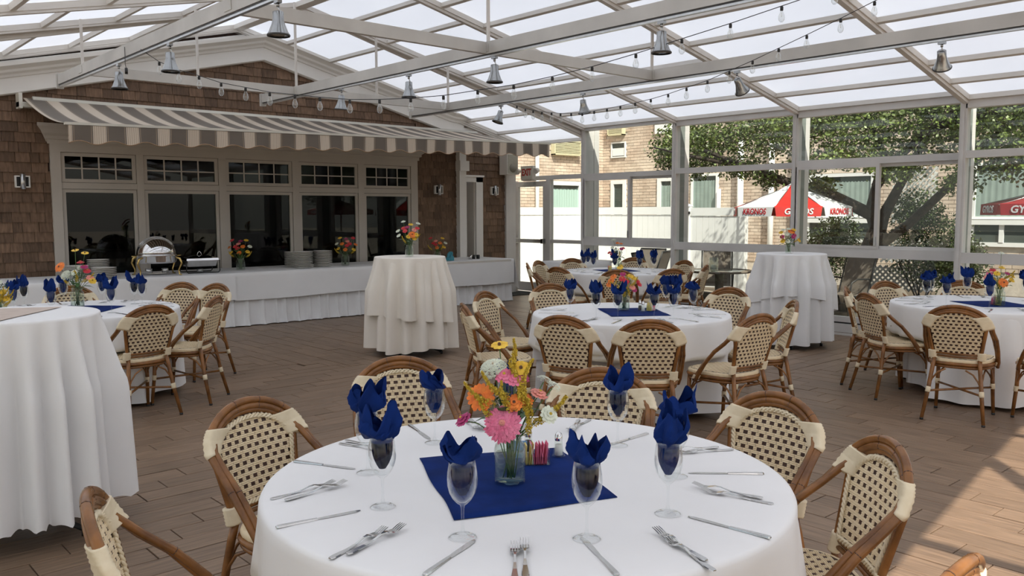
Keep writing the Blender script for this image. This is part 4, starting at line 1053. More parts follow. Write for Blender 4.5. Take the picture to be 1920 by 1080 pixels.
high_table((9.00, 5.20), 'high cocktail table by the glass wall under white cloths', ('long white under-cloth of the high table by the glass wall', 'draped upper cloth on the high table by the glass wall'), 25, M['cloth'], True,
           lambda th: .02*math.sin(3*th), lambda th: .02+.17*math.cos(th+2.55)*1.0, 16)
high_table((.933, 4.657), 'high cocktail table at the left edge of the picture', ('white scalloped cloth on the high cocktail table at the left edge', ''), 31, M['cloth'], False, lambda th: .02*math.sin(2*th+1)+.03, None, 21, scal=.014, zb=.10)
sq = [(1.185, 4.80), (.80, 4.98), (.62, 4.55), (.80, 4.345)]; mb = MB()
vs = [(x, y, 1.0715) for x, y in sq]+[(x, y, 1.0735) for x, y in sq]; mb.add(vs, [(3,2,1,0),(4,5,6,7),(0,1,5,4),(1,2,6,5),(2,3,7,6),(3,0,4,7)])
o = mb.build('table_runner', M['runner']); tag(o, 'beige square cloth on the high table at the left edge', 'cloth')
bouquet((5.36, 7.66, 1.073), 'bouquet of red, pink and yellow flowers on the central high table', 'bouquets on high tables',
    [('big_orange', .04, .24, .04, .8), ('yellow', .0, .22, .05, .8), ('yellow', .08, .24, .03, .7), ('yellow', .06, .20, .03, .7), ('red', -.04, .28, .03, .7), ('magenta', -.02, .32, .0, .5), ('red', -.06, .31, .0, .6), ('white', -.06, .38, .0, .3), ('white', .10, .36, .0, .3), ('white', -.12, .28, .0, .5), ('yellow', .02, .35, .0, .4), ('red', .09, .31, .0, .5), ('coral', .06, .29, .02, .6), ('white', -.11, .23, .02, .5)],
    [(.06, .2, .03, 1.2, 1), (-.03, .16, .04, -.8, 1)], True, 'clear square-shouldered jar on the central high table', seed=13, jh=.13, jr=.045)
bouquet((8.93, 5.20, 1.073), 'magenta and yellow bouquet on the high table by the glass wall', 'bouquets on high tables',
    [('magenta', -.085, .19, .03, .7), ('magenta', .04, .19, .04, .8), ('magenta', .06, .21, .02, .7), ('big_orange', .03, .25, .0, .6), ('yellow', .06, .27, .0, .5), ('white', -.03, .22, .03, .6), ('yellow', -.09, .24, .0, .5), ('white', .0, .28, -.01, .4), ('yellow', .11, .15, .03, .7), ('yellow', -.08, .14, .04, .7), ('white', -.02, .14, .05, .7), ('white', -.06, .27, 0, .3)],
    [(.06, .14, .03, 1.2, 1), (-.05, .15, .04, -1.0, 1)], True, 'small clear glass of stems on the high table by the glass wall', seed=15, jh=.11, jr=.034)

# ================================================================== BUFFET
def buffet_cloth(x0, x1, y0, y1, zt, zhem, label, seed, endflap=0):
    r_ = random.Random(seed); mb = MB(); n = int((x1-x0)/.05); rows = []
    prof = [(y1, zt), (y0+.02, zt), (y0+.003, zt-.003), (y0-.004, zt-.012)]+[(y0-.006, zt-.012-(zt-.012-zhem)*t/8) for t in range(1, 9)]
    for i in range(n+1):
        x = x0+(x1-x0)*i/n; line = []
        for j, (y, z) in enumerate(prof):
            t = max(0, (j-3)/8); wv = .012*t*(math.sin(x*3.1+seed)+.7*math.sin(x*7.3+1.3*seed)+.4*math.sin(x*17+seed)); fl = .02*t
            sagz = .010*math.sin(x*2.3+seed)*t
            line.append((x, y+(-abs(fl)+wv if j > 3 else 0), z+(sagz if j > 3 else .0008*math.sin(x*9)*(1 if j < 2 else 0))))
        rows.append(line)
    mb.loft(rows, closed=False)
    if endflap:
        rows = []
        for i in range(9):
            t = i/8; rows.append([(x1+.004+.10*t*(1-j/14)*.8+.015*t*math.sin(j*1.4), y0-.006+(y1-y0)*j/14-(.04*t if j == 0 else 0), zt-(zt-zhem+.02)*t-(.10*t*max(0, 1-j/2.5))) for j in range(15)])
        mb.loft(rows, closed=False)
    o = mb.build('tablecloth', M['cloth']); tag(o, label, 'tablecloth', None)
    return o
def skirt(x0, x1, y, zt, label, seed, end=0, y1=12.0):
    r_ = random.Random(seed); mb = MB(); x = x0; cols = []; path = []
    while x < x1: path.append((x, y)); x += .009
    path.append((x1, y))
    if end:
        yy = y
        while yy < y1: path.append((x1, yy)); yy += .009
    ph = 0; s_ = 0; nxt = .15; acc = 0
    for i, (px, py) in enumerate(path):
        acc += .009; 
        if acc > nxt: acc = 0; nxt = r_.uniform(.10, .24)
        u = acc/nxt; f = math.exp(-((u-.2)/.13)**2)*.05+.012*math.sin(u*PI)
        line = []
        for j in range(9):
            t = j/8; o_ = f*(.35+.65*t)+.012*t; z = zt-(zt-.012)*t
            fl = .02*max(0, t-.85)/.15*(1+math.sin(i*.2))
            line.append((px, py-o_-fl, z) if not end or py == y else (px+o_+fl, py, z))
        cols.append(line)
    mb.loft(cols, closed=False); o = mb.build('table_skirt', M['cloth']); tag(o, label, 'table skirt')
for (a, b_, nm) in ((1.2, 4.7, 'left'), (4.72, 8.1, 'middle'), (8.15, 9.98, 'right')):
    t = thing('buffet_table', 'long buffet table hidden under the %s stretch of white cloth' % nm, 'table', ((a+b_)/2, 11.65, 0))
    h = (b_-a)/2-.03
    MB().box((-h, -.52, .70), (h, .54, .735)).build('tabletop', M['trimw'], t)
    for sx in (-1, 1):
        for sy in (-1, 1): MB().tube([(sx*(h-.12), sy*.42, .70), (sx*(h-.12), sy*.42, 0)], .014, 8).build('leg', M['brushed'], t)
ZB = .742
buffet_cloth(1.0, 4.9, 11.09, 12.20, ZB, .37, 'white cloth over the left end of the buffet by the wall', 3)
buffet_cloth(4.88, 8.12, 11.10, 12.20, ZB+.0015, .37, 'white cloth over the middle of the buffet under the windows', 5)
buffet_cloth(8.14, 10.02, 11.14, 12.18, ZB, .33, 'white cloth over the right buffet table beside the pilaster', 8, 1)
skirt(1.0, 8.10, 11.15, .60, 'long pleated white skirt along the foot of the buffet', 4)
skirt(8.15, 9.98, 11.20, .60, 'pleated white skirt of the right buffet table', 9, 1)
# plates, one object each
PMs = MB().lathe([(.001,.002),(.07,.002),(.075,.0),(.08,.003),(.125,.012),(.132,.0155),(.132,.018),(.124,.0155),(.08,.0065),(.001,.0055)], 26).mesh('dinner_plate', M['china'])
def stack(x, y, n, where, r_=1.0, tilt=0):
    for i in range(n):
        o = link('dinner_plate', PMs, None, (x+rnd.uniform(-.002,.002), y+rnd.uniform(-.002,.002), ZB+.003+i*.0205), rot=(0, 0, rnd.uniform(0, 6)))
        o.scale = (r_, r_, 1)
        od = 'topmost,second,third,fourth,fifth,sixth,seventh,eighth,ninth,tenth,eleventh,twelfth,thirteenth,fourteenth'.split(',')[n-1-i]
        tag(o, '%s white plate from the top of the %s' % (od, where), 'plate', 'plates of the %s' % where)
stack(6.13, 11.80, 11, 'rear stack by the fourth window'); stack(6.07, 11.38, 12, 'front stack by the fourth window', 1.12); stack(6.42, 11.42, 12, 'right stack by the fourth window', 1.05)
stack(3.27, 11.22, 7, 'front stack by the first window', 1.1); stack(3.32, 11.62, 11, 'rear stack by the first window')
stack(3.05, 11.52, 8, 'left stack by the first window')
# roll-top chafing dish on brass legs
c = thing('chafing_dish', 'oval roll-top chafing dish on curved brass legs', 'chafing dish', (3.99, 11.45, ZB), R(-8))
dm = MB(); rings = []
for i in range(15):
    v = PI*i/14; L_ = .30*math.sin(v)**.75+.001; x_ = 0; ring = []
    for k in range(28): pass
rings = []
for i in range(11):
    v = (PI/2)*i/10; rr = math.cos(v); zz = .27+.235*math.sin(v)
    rings.append([(.245*max(rr, .02)*math.cos(a), .225*max(rr, .02)*math.sin(a), zz) for a in [2*PI*k/32 for k in range(32)]])
dm.loft(rings, cap=True); dm.build('roll_top_lid', M['chrome'], c)
MB().loft([[(s_*.25*math.cos(a), s_*.23*math.sin(a), z_) for a in [2*PI*k/32 for k in range(32)]] for s_, z_ in ((.90,.16),(1.0,.18),(1.0,.25),(1.03,.255),(1.03,.27),(.97,.275))], cap=True).build('water_pan', M['chrome'], c)
for k in range(8):
    yv = -.10+.20*k/7; pts = [(.248*math.cos(a)*math.sqrt(max(0,1-(yv/.225)**2)), yv, .27+.238*math.sin(a)*math.sqrt(max(0,1-(yv/.225)**2))) for a in [PI*.15+PI*.7*j/10 for j in range(11)]]
    MB().tube(pts, .0022, 5).build('lid_rib', M['steel'], c)
for sx in (-1, 1):
    for sy in (-1, 1):
        p = [(sx*.20, sy*.17, .24), (sx*.25, sy*.19, .22), (sx*.27, sy*.20, .16), (sx*.235, sy*.18, .07), (sx*.24, sy*.185, .015), (sx*.265, sy*.20, .003)]
        MB().tube(p, [.012,.017,.013,.009,.010,.014], 8).build('leg', M['brass'], c)
for sx in (-1, 1): MB().tube([(sx*.25, -.03, .25), (sx*.30, -.03, .255), (sx*.30, .03, .255), (sx*.25, .03, .25)], .008, 7).build('handle', M['brass'], c)
MB().lathe([(.001,.03),(.045,.03),(.045,.09),(.001,.09)], 16, (-.10, 0, 0)).lathe([(.001,.03),(.045,.03),(.045,.09),(.001,.09)], 16, (.10, 0, 0)).build('fuel_holder', M['steel'], c)
MB().box((-.11, -.02, .02), (.11, .02, .034)).build('fuel_shelf', M['steel'], c)
# rectangular chafer
c = thing('chafing_dish', 'rectangular steel chafing dish in a black wire frame', 'chafing dish', (4.60, 11.55, ZB), R(-6))
MB().add([(-.20,-.15,.17),(.20,-.15,.17),(.20,.15,.17),(-.20,.15,.17),(-.18,-.13,.09),(.18,-.13,.09),(.18,.13,.09),(-.18,.13,.09)], [(0,1,2,3),(7,6,5,4),(0,4,5,1),(1,5,6,2),(2,6,7,3),(3,7,4,0)]).build('pan', M['steel'], c)
MB().add([(-.215,-.165,.172),(.215,-.165,.172),(.215,.165,.172),(-.215,.165,.172),(-.21,-.16,.20),(.21,-.16,.20),(.21,.16,.20),(-.21,.16,.20),(-.10,-.05,.235),(.10,-.05,.235),(.10,.05,.235),(-.10,.05,.235)],
         [(3,2,1,0),(0,1,5,4),(1,2,6,5),(2,3,7,6),(3,0,4,7),(4,5,9,8),(5,6,10,9),(6,7,11,10),(7,4,8,11),(8,9,10,11)]).build('lid', M['chrome'], c)
MB().tube([(-.03,0,.235),(-.02,0,.27),(0,0,.29),(.02,0,.27),(.03,0,.235)], .005, 7).build('lid_handle', M['chrome'], c)
mb = MB()
for sy in (-1, 1):
    mb.tube([(-.22, sy*.17, .17), (-.22, sy*.17, .03), (-.20, sy*.17, .006), (.20, sy*.17, .006), (.22, sy*.17, .03), (.22, sy*.17, .17)], .007, 7)
for sx in (-1, 1): mb.tube([(sx*.22, -.17, .168), (sx*.22, .17, .168)], .006, 7)
mb.build('wire_frame', M['iron'], c)
MB().lathe([(.001,.008),(.04,.008),(.04,.05),(.001,.05)], 14).build('fuel_can', M['brushed'], c)
BQ = [('orange', .0, .20, .04, .8), ('coral', -.02, .30, .0, .5), ('red', -.09, .34, .0, .5), ('red', -.05, .27, .02, .6), ('yellow', .07, .34, .0, .4), ('white', .11, .27, .0, .5), ('orange', .04, .27, .03, .6), ('red', -.02, .25, .03, .6), ('yellow', .09, .21, .02, .5), ('yellow', -.10, .20, .02, .5), ('magenta', .0, .33, -.02, .4), ('orange', -.12, .26, .0, .4)]
bouquet((5.20, 11.58, ZB), 'orange and red bouquet on the buffet below the third window', 'buffet bouquets', BQ, [(.08,.16,.02,1,1),(-.07,.16,.02,-1,1)], True, 'green glass jar below the third window', jh=.14, jr=.05, seed=17, sc=1.25)
bouquet((6.82, 11.45, ZB), 'red and gold bouquet on the buffet below the fourth window', 'buffet bouquets', [(k_, -a+.01, b_, c_, d_) for k_, a, b_, c_, d_ in BQ], [(.08,.16,.02,1,1),(-.07,.16,.02,-1,1)], True, 'green glass jar below the fourth window', jh=.14, jr=.05, seed=18, sc=1.25)
bouquet((8.58, 11.45, ZB), 'red and yellow bouquet on the buffet left of the pilaster', 'buffet bouquets', [(k_, a, b_*.9, c_, d_) for k_, a, b_, c_, d_ in BQ[:9]], [(.05,.16,.02,.6,1),(-.07,.16,.02,-1,1)], True, 'glass jar beside the blue tissue on the buffet', jh=.13, jr=.05, seed=19, sc=1.25)
mb = MB(); r_ = random.Random(5); rings = []
for j in range(6):
    t = j/5; rings.append([((.10*(1-t*.75)+.02*r_.uniform(-1,1))*math.cos(a)+.03*t, (.06*(1-t*.7)+.015*r_.uniform(-1,1))*math.sin(a), .002+.15*t) for a in [2*PI*k/14 for k in range(14)]])
mb.loft(rings, smooth=False, cap=True); o = mb.build('tissue_bag', M['teal'], None, (8.78, 11.38, ZB+.002)); tag(o, 'crumpled teal tissue bag beside the flowers on the buffet', 'bag')
for i, (x, y) in enumerate(((9.33, 11.50), (9.42, 11.52), (9.50, 11.50))):
    o = MB().lathe([(.001,.001),(.03,.001),(.034,.07),(.033,.07),(.028,.006),(.001,.006)], 14).build('small_cup', M['black' if i else 'steel'], None, (x, y, ZB+.001)); tag(o, ['steel sugar cup on the right buffet table', 'dark cup in the middle of three on the right buffet', 'dark cup nearest the door on the right buffet'][i], 'cup', 'small cups on the right buffet')
bouquet((.93, 6.25, TZ), 'yellow goldenrod bouquet cut off by the left edge of the picture', 'table bouquets', [('yellow', .02, .16, .03, .6), ('yellow', .05, .20, .02, .6), ('white', .02, .26, .0, .5), ('yellow', .08, .14, .02, .7)], [(.03,.12,.02,.8,0),(.05,.10,.03,1,0),(.0,.15,.03,.4,2),(.06,.16,.01,1,1)], False, seed=23, zneck=.1) if False else None
bouquet((1.40, 7.38, TZ), 'yellow goldenrod bouquet cut off by the left edge of the picture', 'table bouquets', [('yellow', .0, .16, .03, .6), ('yellow', .04, .20, .02, .6), ('white', .0, .27, .0, .5), ('yellow', .06, .15, .02, .7), ('yellow', -.03, .2, .02, .7)], [(.03,.12,.02,.8,0),(.05,.10,.03,1,0),(.0,.15,.03,.4,2),(.06,.16,.01,1,1),(.02,.13,.04,.6,2),(.03,.17,.04,1,0)], True, 'glass jar at the left edge behind the high table', seed=23)
# left-most flowers and glasses seen past the high table stand on the left table's far-left side
# ================================================================== AWNING
aw = thing('awning', 'striped taupe and cream retractable awning above the windows', 'awning', (0, 0, 0))
AX0, AX1, AYF = 2.69, 10.04, 10.30
def awz(x, t):                                   # t 0 at the wall, 1 at the front bar
    zf = 2.545+(x-AX0)/(AX1-AX0)*.16; return zf+(3.0-zf)*((1-t)**1.55)
mb = MB(); rows = []
for i in range(43):
    x = AX0+(AX1-AX0)*i/42
    rows.append([(x, YW-.10-(YW-.10-AYF)*t, awz(x, t)-.006*math.sin(i*.9)*math.sin(PI*t)) for t in [j/14 for j in range(15)]])
mb.loft(rows, closed=False)
o_ = len(mb.v); mb.add([(x, y, z-.004) for x, y, z in mb.v], [tuple(reversed([k+0 for k in f])) for f in mb.f], True)
mb.build('canopy', M['awning'], aw)
mb = MB(); n = 8*21*1; rows = []
for i in range(169):
    x = AX0+(AX1-AX0)*i/168; zt = awz(x, 1)-.03; s_ = .185-.022*math.cos(2*PI*(x-2.73-.07)/.353)
    o1 = .012*math.sin(x*5.1); rows.append([(x, AYF-.035+o1*t, zt-s_*t) for t in (0, .25, .5, .75, 1)])
mb.loft(rows, closed=False); rows2 = [[(x, y+.003, z) for x, y, z in r_] for r_ in rows]; k0 = len(mb.v)
mb.loft(rows2, closed=False); mb.build('valance', M['awning'], aw)
MB().tube([(r_[-1][0], r_[-1][1]+.0015, r_[-1][2]) for r_ in rows], .006, 5).build('valance_piping', mat('tan_piping', (.38,.25,.15), .7), aw)
MB().beam((AX0-.03, AYF-.01, awz(AX0, 1)-.012), (AX1+.01, AYF-.01, awz(AX1, 1)-.012), .06, .028).build('front_bar', M['shade'], aw)
MB().box((AX0-.07, YW-.20, 2.88), (AX1, YW-.05, 2.94)).box((AX0-.07, YW-.21, 2.86), (AX0-.03, YW-.04, 3.05)).build('wall_cassette', M['shade'], aw)
MB().tube([(AX0+.1, YW-.12, 2.98), (AX1, YW-.12, 2.98)], .045, 10).build('roller_tube', M['shade'], aw)
for x, s_ in ((AX0+.35, 1), (AX1-.35, -1)):
    e = (x+s_*.75, (YW-.2+AYF)/2, awz(x, .5)-.16)
    MB().tube([(x, YW-.2, 2.9), e], .022, 8).tube([e, (x+s_*.05, AYF, awz(x, 1)-.03)], .02, 8).build('folding_arm', M['shade'], aw)

# ================================================================== TRACK LIGHTS
def track_light(x, y, label, tilt=0, az=0):
    t = thing('track_light', label, 'lamp', (x, y, BZ-.086), 0, 'track lights under the beams')
    MB().box((-.016, -.03, -.022), (.016, .03, 0)).tube([(0,0,-.02), (0,0,-.045)], .011, 8).build('track_adapter', M['lampmetal'], t)
    MB().tube([(0,0,-.045), (0.018,0,-.07), (0.03,0,-.10)], .006, 6).build('swivel_arm', M['brushed'], t)
    me = MB().lathe([(.001,0),(.030,0),(.036,-.004),(.0375,-.055),(.045,-.085),(.062,-.13),(.074,-.152),(.076,-.160),(.071,-.160),(.060,-.135),(.001,-.125)], 22)
    s_ = me.build('lamp_shade', M['lampmetal'], t, (0, 0, -.075))
    MB().lathe([(.0765,-.152),(.078,-.158),(.0765,-.164),(.070,-.164)], 22).build('shade_rim', M['track'], s_)
    MB().lathe([(.001,-.139),(.035,-.141),(.061,-.146)], 18).build('lamp_lens', M['grille'], s_)
    s_.rotation_euler = (R(tilt)*math.cos(az), R(tilt)*math.sin(az), 0)
for x, y, lb, ti, az in ((2.75, 8.70, 'silver cone track light nearest the awning, left beam', 0, 0), (2.75, 7.38, 'silver cone track light second from the wall, left beam', 0, 0), (2.75, 5.42, 'silver cone track light cut by the picture top, left beam', 0, 0),
    (5.2, 8.74, 'silver cone track light nearest the wall, middle beam', 8, 0), (5.2, 7.40, 'silver cone track light second from the wall, middle beam', 0, 0), (5.2, 6.04, 'silver cone track light beside the bracket, middle beam', 0, 0), (5.2, 4.12, 'big silver cone track light highest on the middle beam', 0, 0),
    (7.6, 8.70, 'small tilted track light nearest the wall, right beam', 18, 1.2), (7.6, 7.20, 'small tilted track light second from the wall, right beam', 20, -1.2), (7.6, 5.05, 'tilted track light behind the string bulbs, right beam', 40, -1.57), (7.6, 3.05, 'tilted track light near the right edge of the picture', 35, -1.3)):
    track_light(x, y, lb, ti, az)
# string lights
bm = MB().lathe([(.001,-.080),(.010,-.078),(.020,-.066),(.0235,-.050),(.020,-.030),(.011,-.008),(.009,0)], 12).mesh('bulb', M['bulbglass'])
sm_ = MB().lathe([(.001,.026),(.010,.026),(.0115,.022),(.0115,0),(.0095,-.004),(.001,-.004)], 10).mesh('socket', M['black'])
fm_ = MB().tube([(-.004,0,-.012),(-.005,0,-.036),(0,0,-.044),(.005,0,-.036),(.004,0,-.012)], .0008, 4).mesh('filament', M['brass'])
def string(P0, P1, sz, end, label):
    t = thing('string_lights', label, 'string lights', (P0[0], P0[1], 0))
    pts = [Vector(((P1[0]-P0[0])*s_, (P1[1]-P0[1])*s_, z)) for s_, z in sz]+[Vector((end[0]-P0[0], end[1]-P0[1], end[2]))]
    MB().tube(pts, .0032, 5).build('cord', M['black'], t)
    for p in pts[1:-1]:
        link('socket', sm_, t, p+Vector((0,0,-.03))); b_ = link('bulb', bm, t, p+Vector((0,0,-.034))); link('filament', fm_, b_)
string((2.72, 8.0), (6.5, 2.0), [(0, 3.01), (.027, 2.89), (.055, 2.81), (.084, 2.75), (.115, 2.68), (.149, 2.63), (.182, 2.58), (.216, 2.55), (.249, 2.52), (.288, 2.49), (.326, 2.48), (.365, 2.48), (.405, 2.49), (.446, 2.52), (.488, 2.55), (.532, 2.6), (.576, 2.66), (.623, 2.74), (.671, 2.83), (.72, 2.92), (.77, 3.02), (.82, 3.12)], (6.5, 2.0, 3.45),
       'string of clear bulbs sagging from the left beam across the room')
string((7.6, 8.6), (6.2, 1.5), [(0, 3.02), (.039, 2.93), (.068, 2.87), (.094, 2.83), (.122, 2.79), (.152, 2.76), (.179, 2.73), (.21, 2.71), (.241, 2.69), (.273, 2.69), (.306, 2.69), (.339, 2.695), (.374, 2.70), (.409, 2.71), (.446, 2.73), (.483, 2.76), (.523, 2.79), (.562, 2.84), (.601, 2.89), (.642, 2.95), (.683, 3.01), (.729, 3.08), (.771, 3.15), (.82, 3.23)], (6.2, 1.5, 3.50),
       'string of small clear bulbs hanging from the right beam')
o = thing('hanging_socket', 'black lamp socket dangling on a short cord, left beam', 'lamp', (2.72, 8.42, 0))
MB().tube([(0, 0, 3.09), (0, 0, 2.93), (.01, .01, 2.90)], .003, 5).build('cord', M['black'], o); MB().tube([(.01,.01,2.90), (.01,.01,2.845)], .014, 10).build('socket', M['black'], o)

# ================================================================== WALL LAMPS, SPEAKER, EXIT SIGN
for x, lb in ((2.645, 'brushed metal wall lamp on the shingles left of the windows'), (9.22, 'brushed metal wall lamp between window bay and pilaster'), (10.53, 'brushed metal wall lamp right of the white door')):
    t = thing('wall_lamp', lb, 'lamp', (x, YW-.024, 1.955), 0, 'metal wall lamps')
    for q in (-1, 1):
        mb = MB()
        for u0, u1, w0, w1 in ((.07, .085, -.075, .075), (.03, .07, .06, .075), (.03, .07, -.075, -.06)):
            mb.box((min(q*u0, q*u1), -.05, w0), (max(q*u0, q*u1), 0, w1))
        mb.build('lamp_bracket', M['white'], t)
    MB().tube([(0, -.055, -.095), (0, -.055, .095)], .03, 14).build('lamp_cylinder', M['brushed'], t)
    MB().box((-.07, -.012, -.06), (.07, .002, .06)).build('back_plate', M['iron'], t)
t = thing('wall_speaker', 'cream loudspeaker box under the right end of the awning', 'speaker', (10.76, 12.10, 2.44))
MB().box((-.135, -.11, -.185), (.135, .11, .20)).build('speaker_cabinet', M['trimw'], t)
MB().box((-.12, -.118, -.17), (.12, -.11, .185)).build('speaker_grille', M['grille'], t)
MB().lathe([(.001, 0), (.085, 0), (.085, .004), (.001, .006)], 24).build('woofer', mat('woofer_cone', (.25,.23,.19), .7), t, (0, -.117, -.06)).rotation_euler = (R(90), 0, 0)
MB().box((-.03, .1, -.05), (.03, .22, .05)).build('bracket', M['iron'], t)
def text_mesh(name, body, size, mt, parent, loc, rot, ext=.001, shear=0, bold=0, xs=1.0):
    cu = bpy.data.curves.new(name, 'FONT'); cu.body = body; cu.size = size; cu.extrude = ext; cu.align_x = 'CENTER'; cu.align_y = 'CENTER'; cu.shear = shear; cu.offset = bold; cu.resolution_u = 3
    o = bpy.data.objects.new(name+'_tmp', cu); col.objects.link(o); dg = bpy.context.evaluated_depsgraph_get(); dg.update()
    me = bpy.data.meshes.new_from_object(o.evaluated_get(dg)); bpy.data.objects.remove(o); me.materials.clear(); me.materials.append(mt)
    x = link(name, me, parent, loc); x.rotation_euler = rot; x.scale = (xs, 1, 1); return x
t = thing('exit_sign', 'beige exit sign with red letters and two emergency lamp heads above the door', 'sign', (11.10, 11.93, 2.30), R(-90))
# local x runs towards -Y of the room, local -y faces the room
MB().box((-.165, -.04, -.125), (.165, .04, .125)).build('sign_case', M['trimw'], t)
MB().box((-.15, -.044, -.105), (.15, -.04, .105)).build('sign_face', mat('sign_face', (.62,.60,.52), .5), t)
text_mesh('sign_letters', 'EXIT', .175, mat('exit_red', (.42,.03,.02), .5), t, (0, -.046, 0), (R(90), 0, 0), .0015, 0, .006, .72)
for sx in (-1, 1):
    MB().tube([(sx*.165, 0, .02), (sx*.22, -.01, .03)], .014, 8).build('lamp_arm', M['trimw'], t)
    h_ = MB().lathe([(.001, .05), (.04, .045), (.055, 0), (.06, -.03), (.05, -.032), (.001, -.02)], 14).build('emergency_lamp', M['trimw'], t, (sx*.26, -.03, .03)); h_.rotation_euler = (R(-70), R(sx*20), 0)
MB().box((-.12, -.02, -.16), (.12, .10, -.125)).build('sign_mount', M['trimw'], t)
o = MB().box((10.5, 11.75, 0), (11.2, 12.32, .012)).build('door_mat', mat('mat_rubber', (.02,.022,.02), .9, 0, .2, 40.)); tag(o, 'dark floor mat inside the exit door', 'mat')
# far covered table by the exit bay
t = thing('side_table', 'small square side table under a white cloth behind the farthest round table', 'table', (10.35, 9.95, 0))
MB().box((-.55, -.38, .70), (.55, .38, .73)).build('tabletop', M['trimw'], t)
for sx in (-1, 1):
    for sy in (-1, 1): MB().tube([(sx*.48, sy*.3, .7), (sx*.48, sy*.3, 0)], .014, 8).build('leg', M['brushed'], t)
rings = []
for j in range(8):
    q = max(0, (j-1)/6); o_ = .03*q; zz = .737-.60*q if j else .737; k_ = .02 if j == 0 else 1
    ring = []
    for i in range(48):
        a = 2*PI*i/48; c_, s_ = math.cos(a), math.sin(a); e = .35; X_ = math.copysign(abs(c_)**e, c_)*(.565+o_+.015*q*math.sin(i*2.1)); Y_ = math.copysign(abs(s_)**e, s_)*(.395+o_+.015*q*math.sin(i*1.7)); ring.append((X_*k_, Y_*k_, zz))
    rings.append(ring)
o = MB().loft(rings, cap=False).build('tablecloth', M['cloth'], None, (10.35, 9.95, 0)); tag(o, 'white cloth over the small side table near the exit', 'tablecloth')

# ================================================================== OUTSIDE
GZ = -.12
g = struct('ground'); MB().box((-60, -60, GZ-.3), (80, 80, GZ)).build('ground_slab', M['patio'], g)
# white vinyl fence
def fence(x0, y0, x1, y1, label, zt, name='vinyl_fence', post0=True, post1=True):
    L_ = math.hypot(x1-x0, y1-y0); t = thing(name, label, 'fence', (x0, y0, GZ), math.atan2(y1-y0, x1-x0)); H_ = zt-GZ
    n = max(1, round(L_/2.2)); 
    for i in range(n+1):
        if (i == 0 and not post0) or (i == n and not post1): continue
        x = L_*i/n; MB().box((x-.065, -.065, 0), (x+.065, .065, H_+.03)).add([(x-.08,-.08,H_+.03),(x+.08,-.08,H_+.03),(x+.08,.08,H_+.03),(x-.08,.08,H_+.03),(x,0,H_+.09)], [(3,2,1,0),(0,1,4),(1,2,4),(2,3,4),(3,0,4)]).build('fence_post', M['pvc'], t)
    for i in range(n):
        a, b_ = L_*i/n+.065, L_*(i+1)/n-.065
        MB().box((a, -.03, H_-.17), (b_, .03, H_)).build('fence_rail', M['pvc'], t); MB().box((a, -.03, .08), (b_, .03, .24)).build('fence_rail', M['pvc'], t)
        m_ = max(1, int((b_-a)/.15)); w_ = (b_-a)/m_
        for j in range(m_): MB().box((a+j*w_+.003, -.013, .24), (a+(j+1)*w_-.003, .013, H_-.175)).build('fence_board', M['pvc'], t)
fence(12.2, 14.3, 15.2, 14.3, 'white vinyl privacy fence facing the exit door', 1.665)
fence(15.2, 14.3, 15.2, 11.35, 'white vinyl privacy fence seen through the second glass bay', 1.665, post0=False)
fence(15.2, 11.25, 15.2, 9.87, 'white vinyl gate panel with a black latch at the fence end', 1.64, 'fence_gate')
o = MB().box((15.12, 11.16, 1.50), (15.14, 11.30, 1.56)).build('gate_latch', M['black']); tag(o, 'black latch on the white gate panel', 'latch')
# brick building
XB, YB = 17.5, 15.8
bl = thing('brick_building', 'buff brick building with white windows behind the fence', 'building', (XB, YB, 0))
def lb(a): return (a[0]-XB, a[1]-YB, a[2])
def bb(name, a, b_, mt): return MB().box(lb(a), lb(b_)).build(name, mt, bl)
bb('mortar_wall', (XB+.015, 2.0, GZ), (XB+.3, YB, 7.0), M['mortar']); bb('mortar_wall', (12.0, YB+.015, GZ), (XB+.3, YB+.3, 7.0), M['mortar'])
holes = [(13.38, 13.9, 0, 2.43), (15.0, 15.5, 0, 2.38), (15.0, 15.5, 3.0, 3.41), (12.1, 12.85, 0, 2.46), (8.3, 9.75, .8, 2.35), (4.9, 6.35, .8, 2.45), (13.24, 13.72, 3.01, 3.38), (13.3, 14.0, 3.56, 4.0), (15.0, 15.55, 3.58, 3.95)]
BW, BH = .215, .076; bricks = []
for r_i in range(int((4.4-.4)/BH)):
    z = .4+r_i*BH; off = (r_i % 2)*BW/2
    y = 4.2+off
    while y < YB-.02:
        a, b_ = y, min(y+BW, YB)
        if not any(h[0]-.05 < (a+b_)/2 < h[1]+.05 and h[2]-.03 < z+BH/2 < h[3]+.03 for h in holes): bricks.append((0, a, b_, z))
        y += BW
    x = 13.6+off
    while x < XB:
        a, b_ = x, min(x+BW, XB)
        if not (15.35 < (a+b_)/2 < 16.68 and .2 < z < 2.35) and not (15.45 < (a+b_)/2 < 16.53 and 3.0 < z < 3.4): bricks.append((1, a, b_, z))
        x += BW
def bprio(b_):
    ax, a, c_, z = b_
    if ax == 0 and 9.75 < a < 12.1 and .75 < z < 2.6: return 0
    if ax == 0 and 13.9 < a < 15.0 and z > 1.65: return 1
    if ax == 0 and a > 12.8 and z > 2.4: return 2
    if ax == 1: return 3
    return 4
bricks.sort(key=bprio); bs = MB(); bme = {}
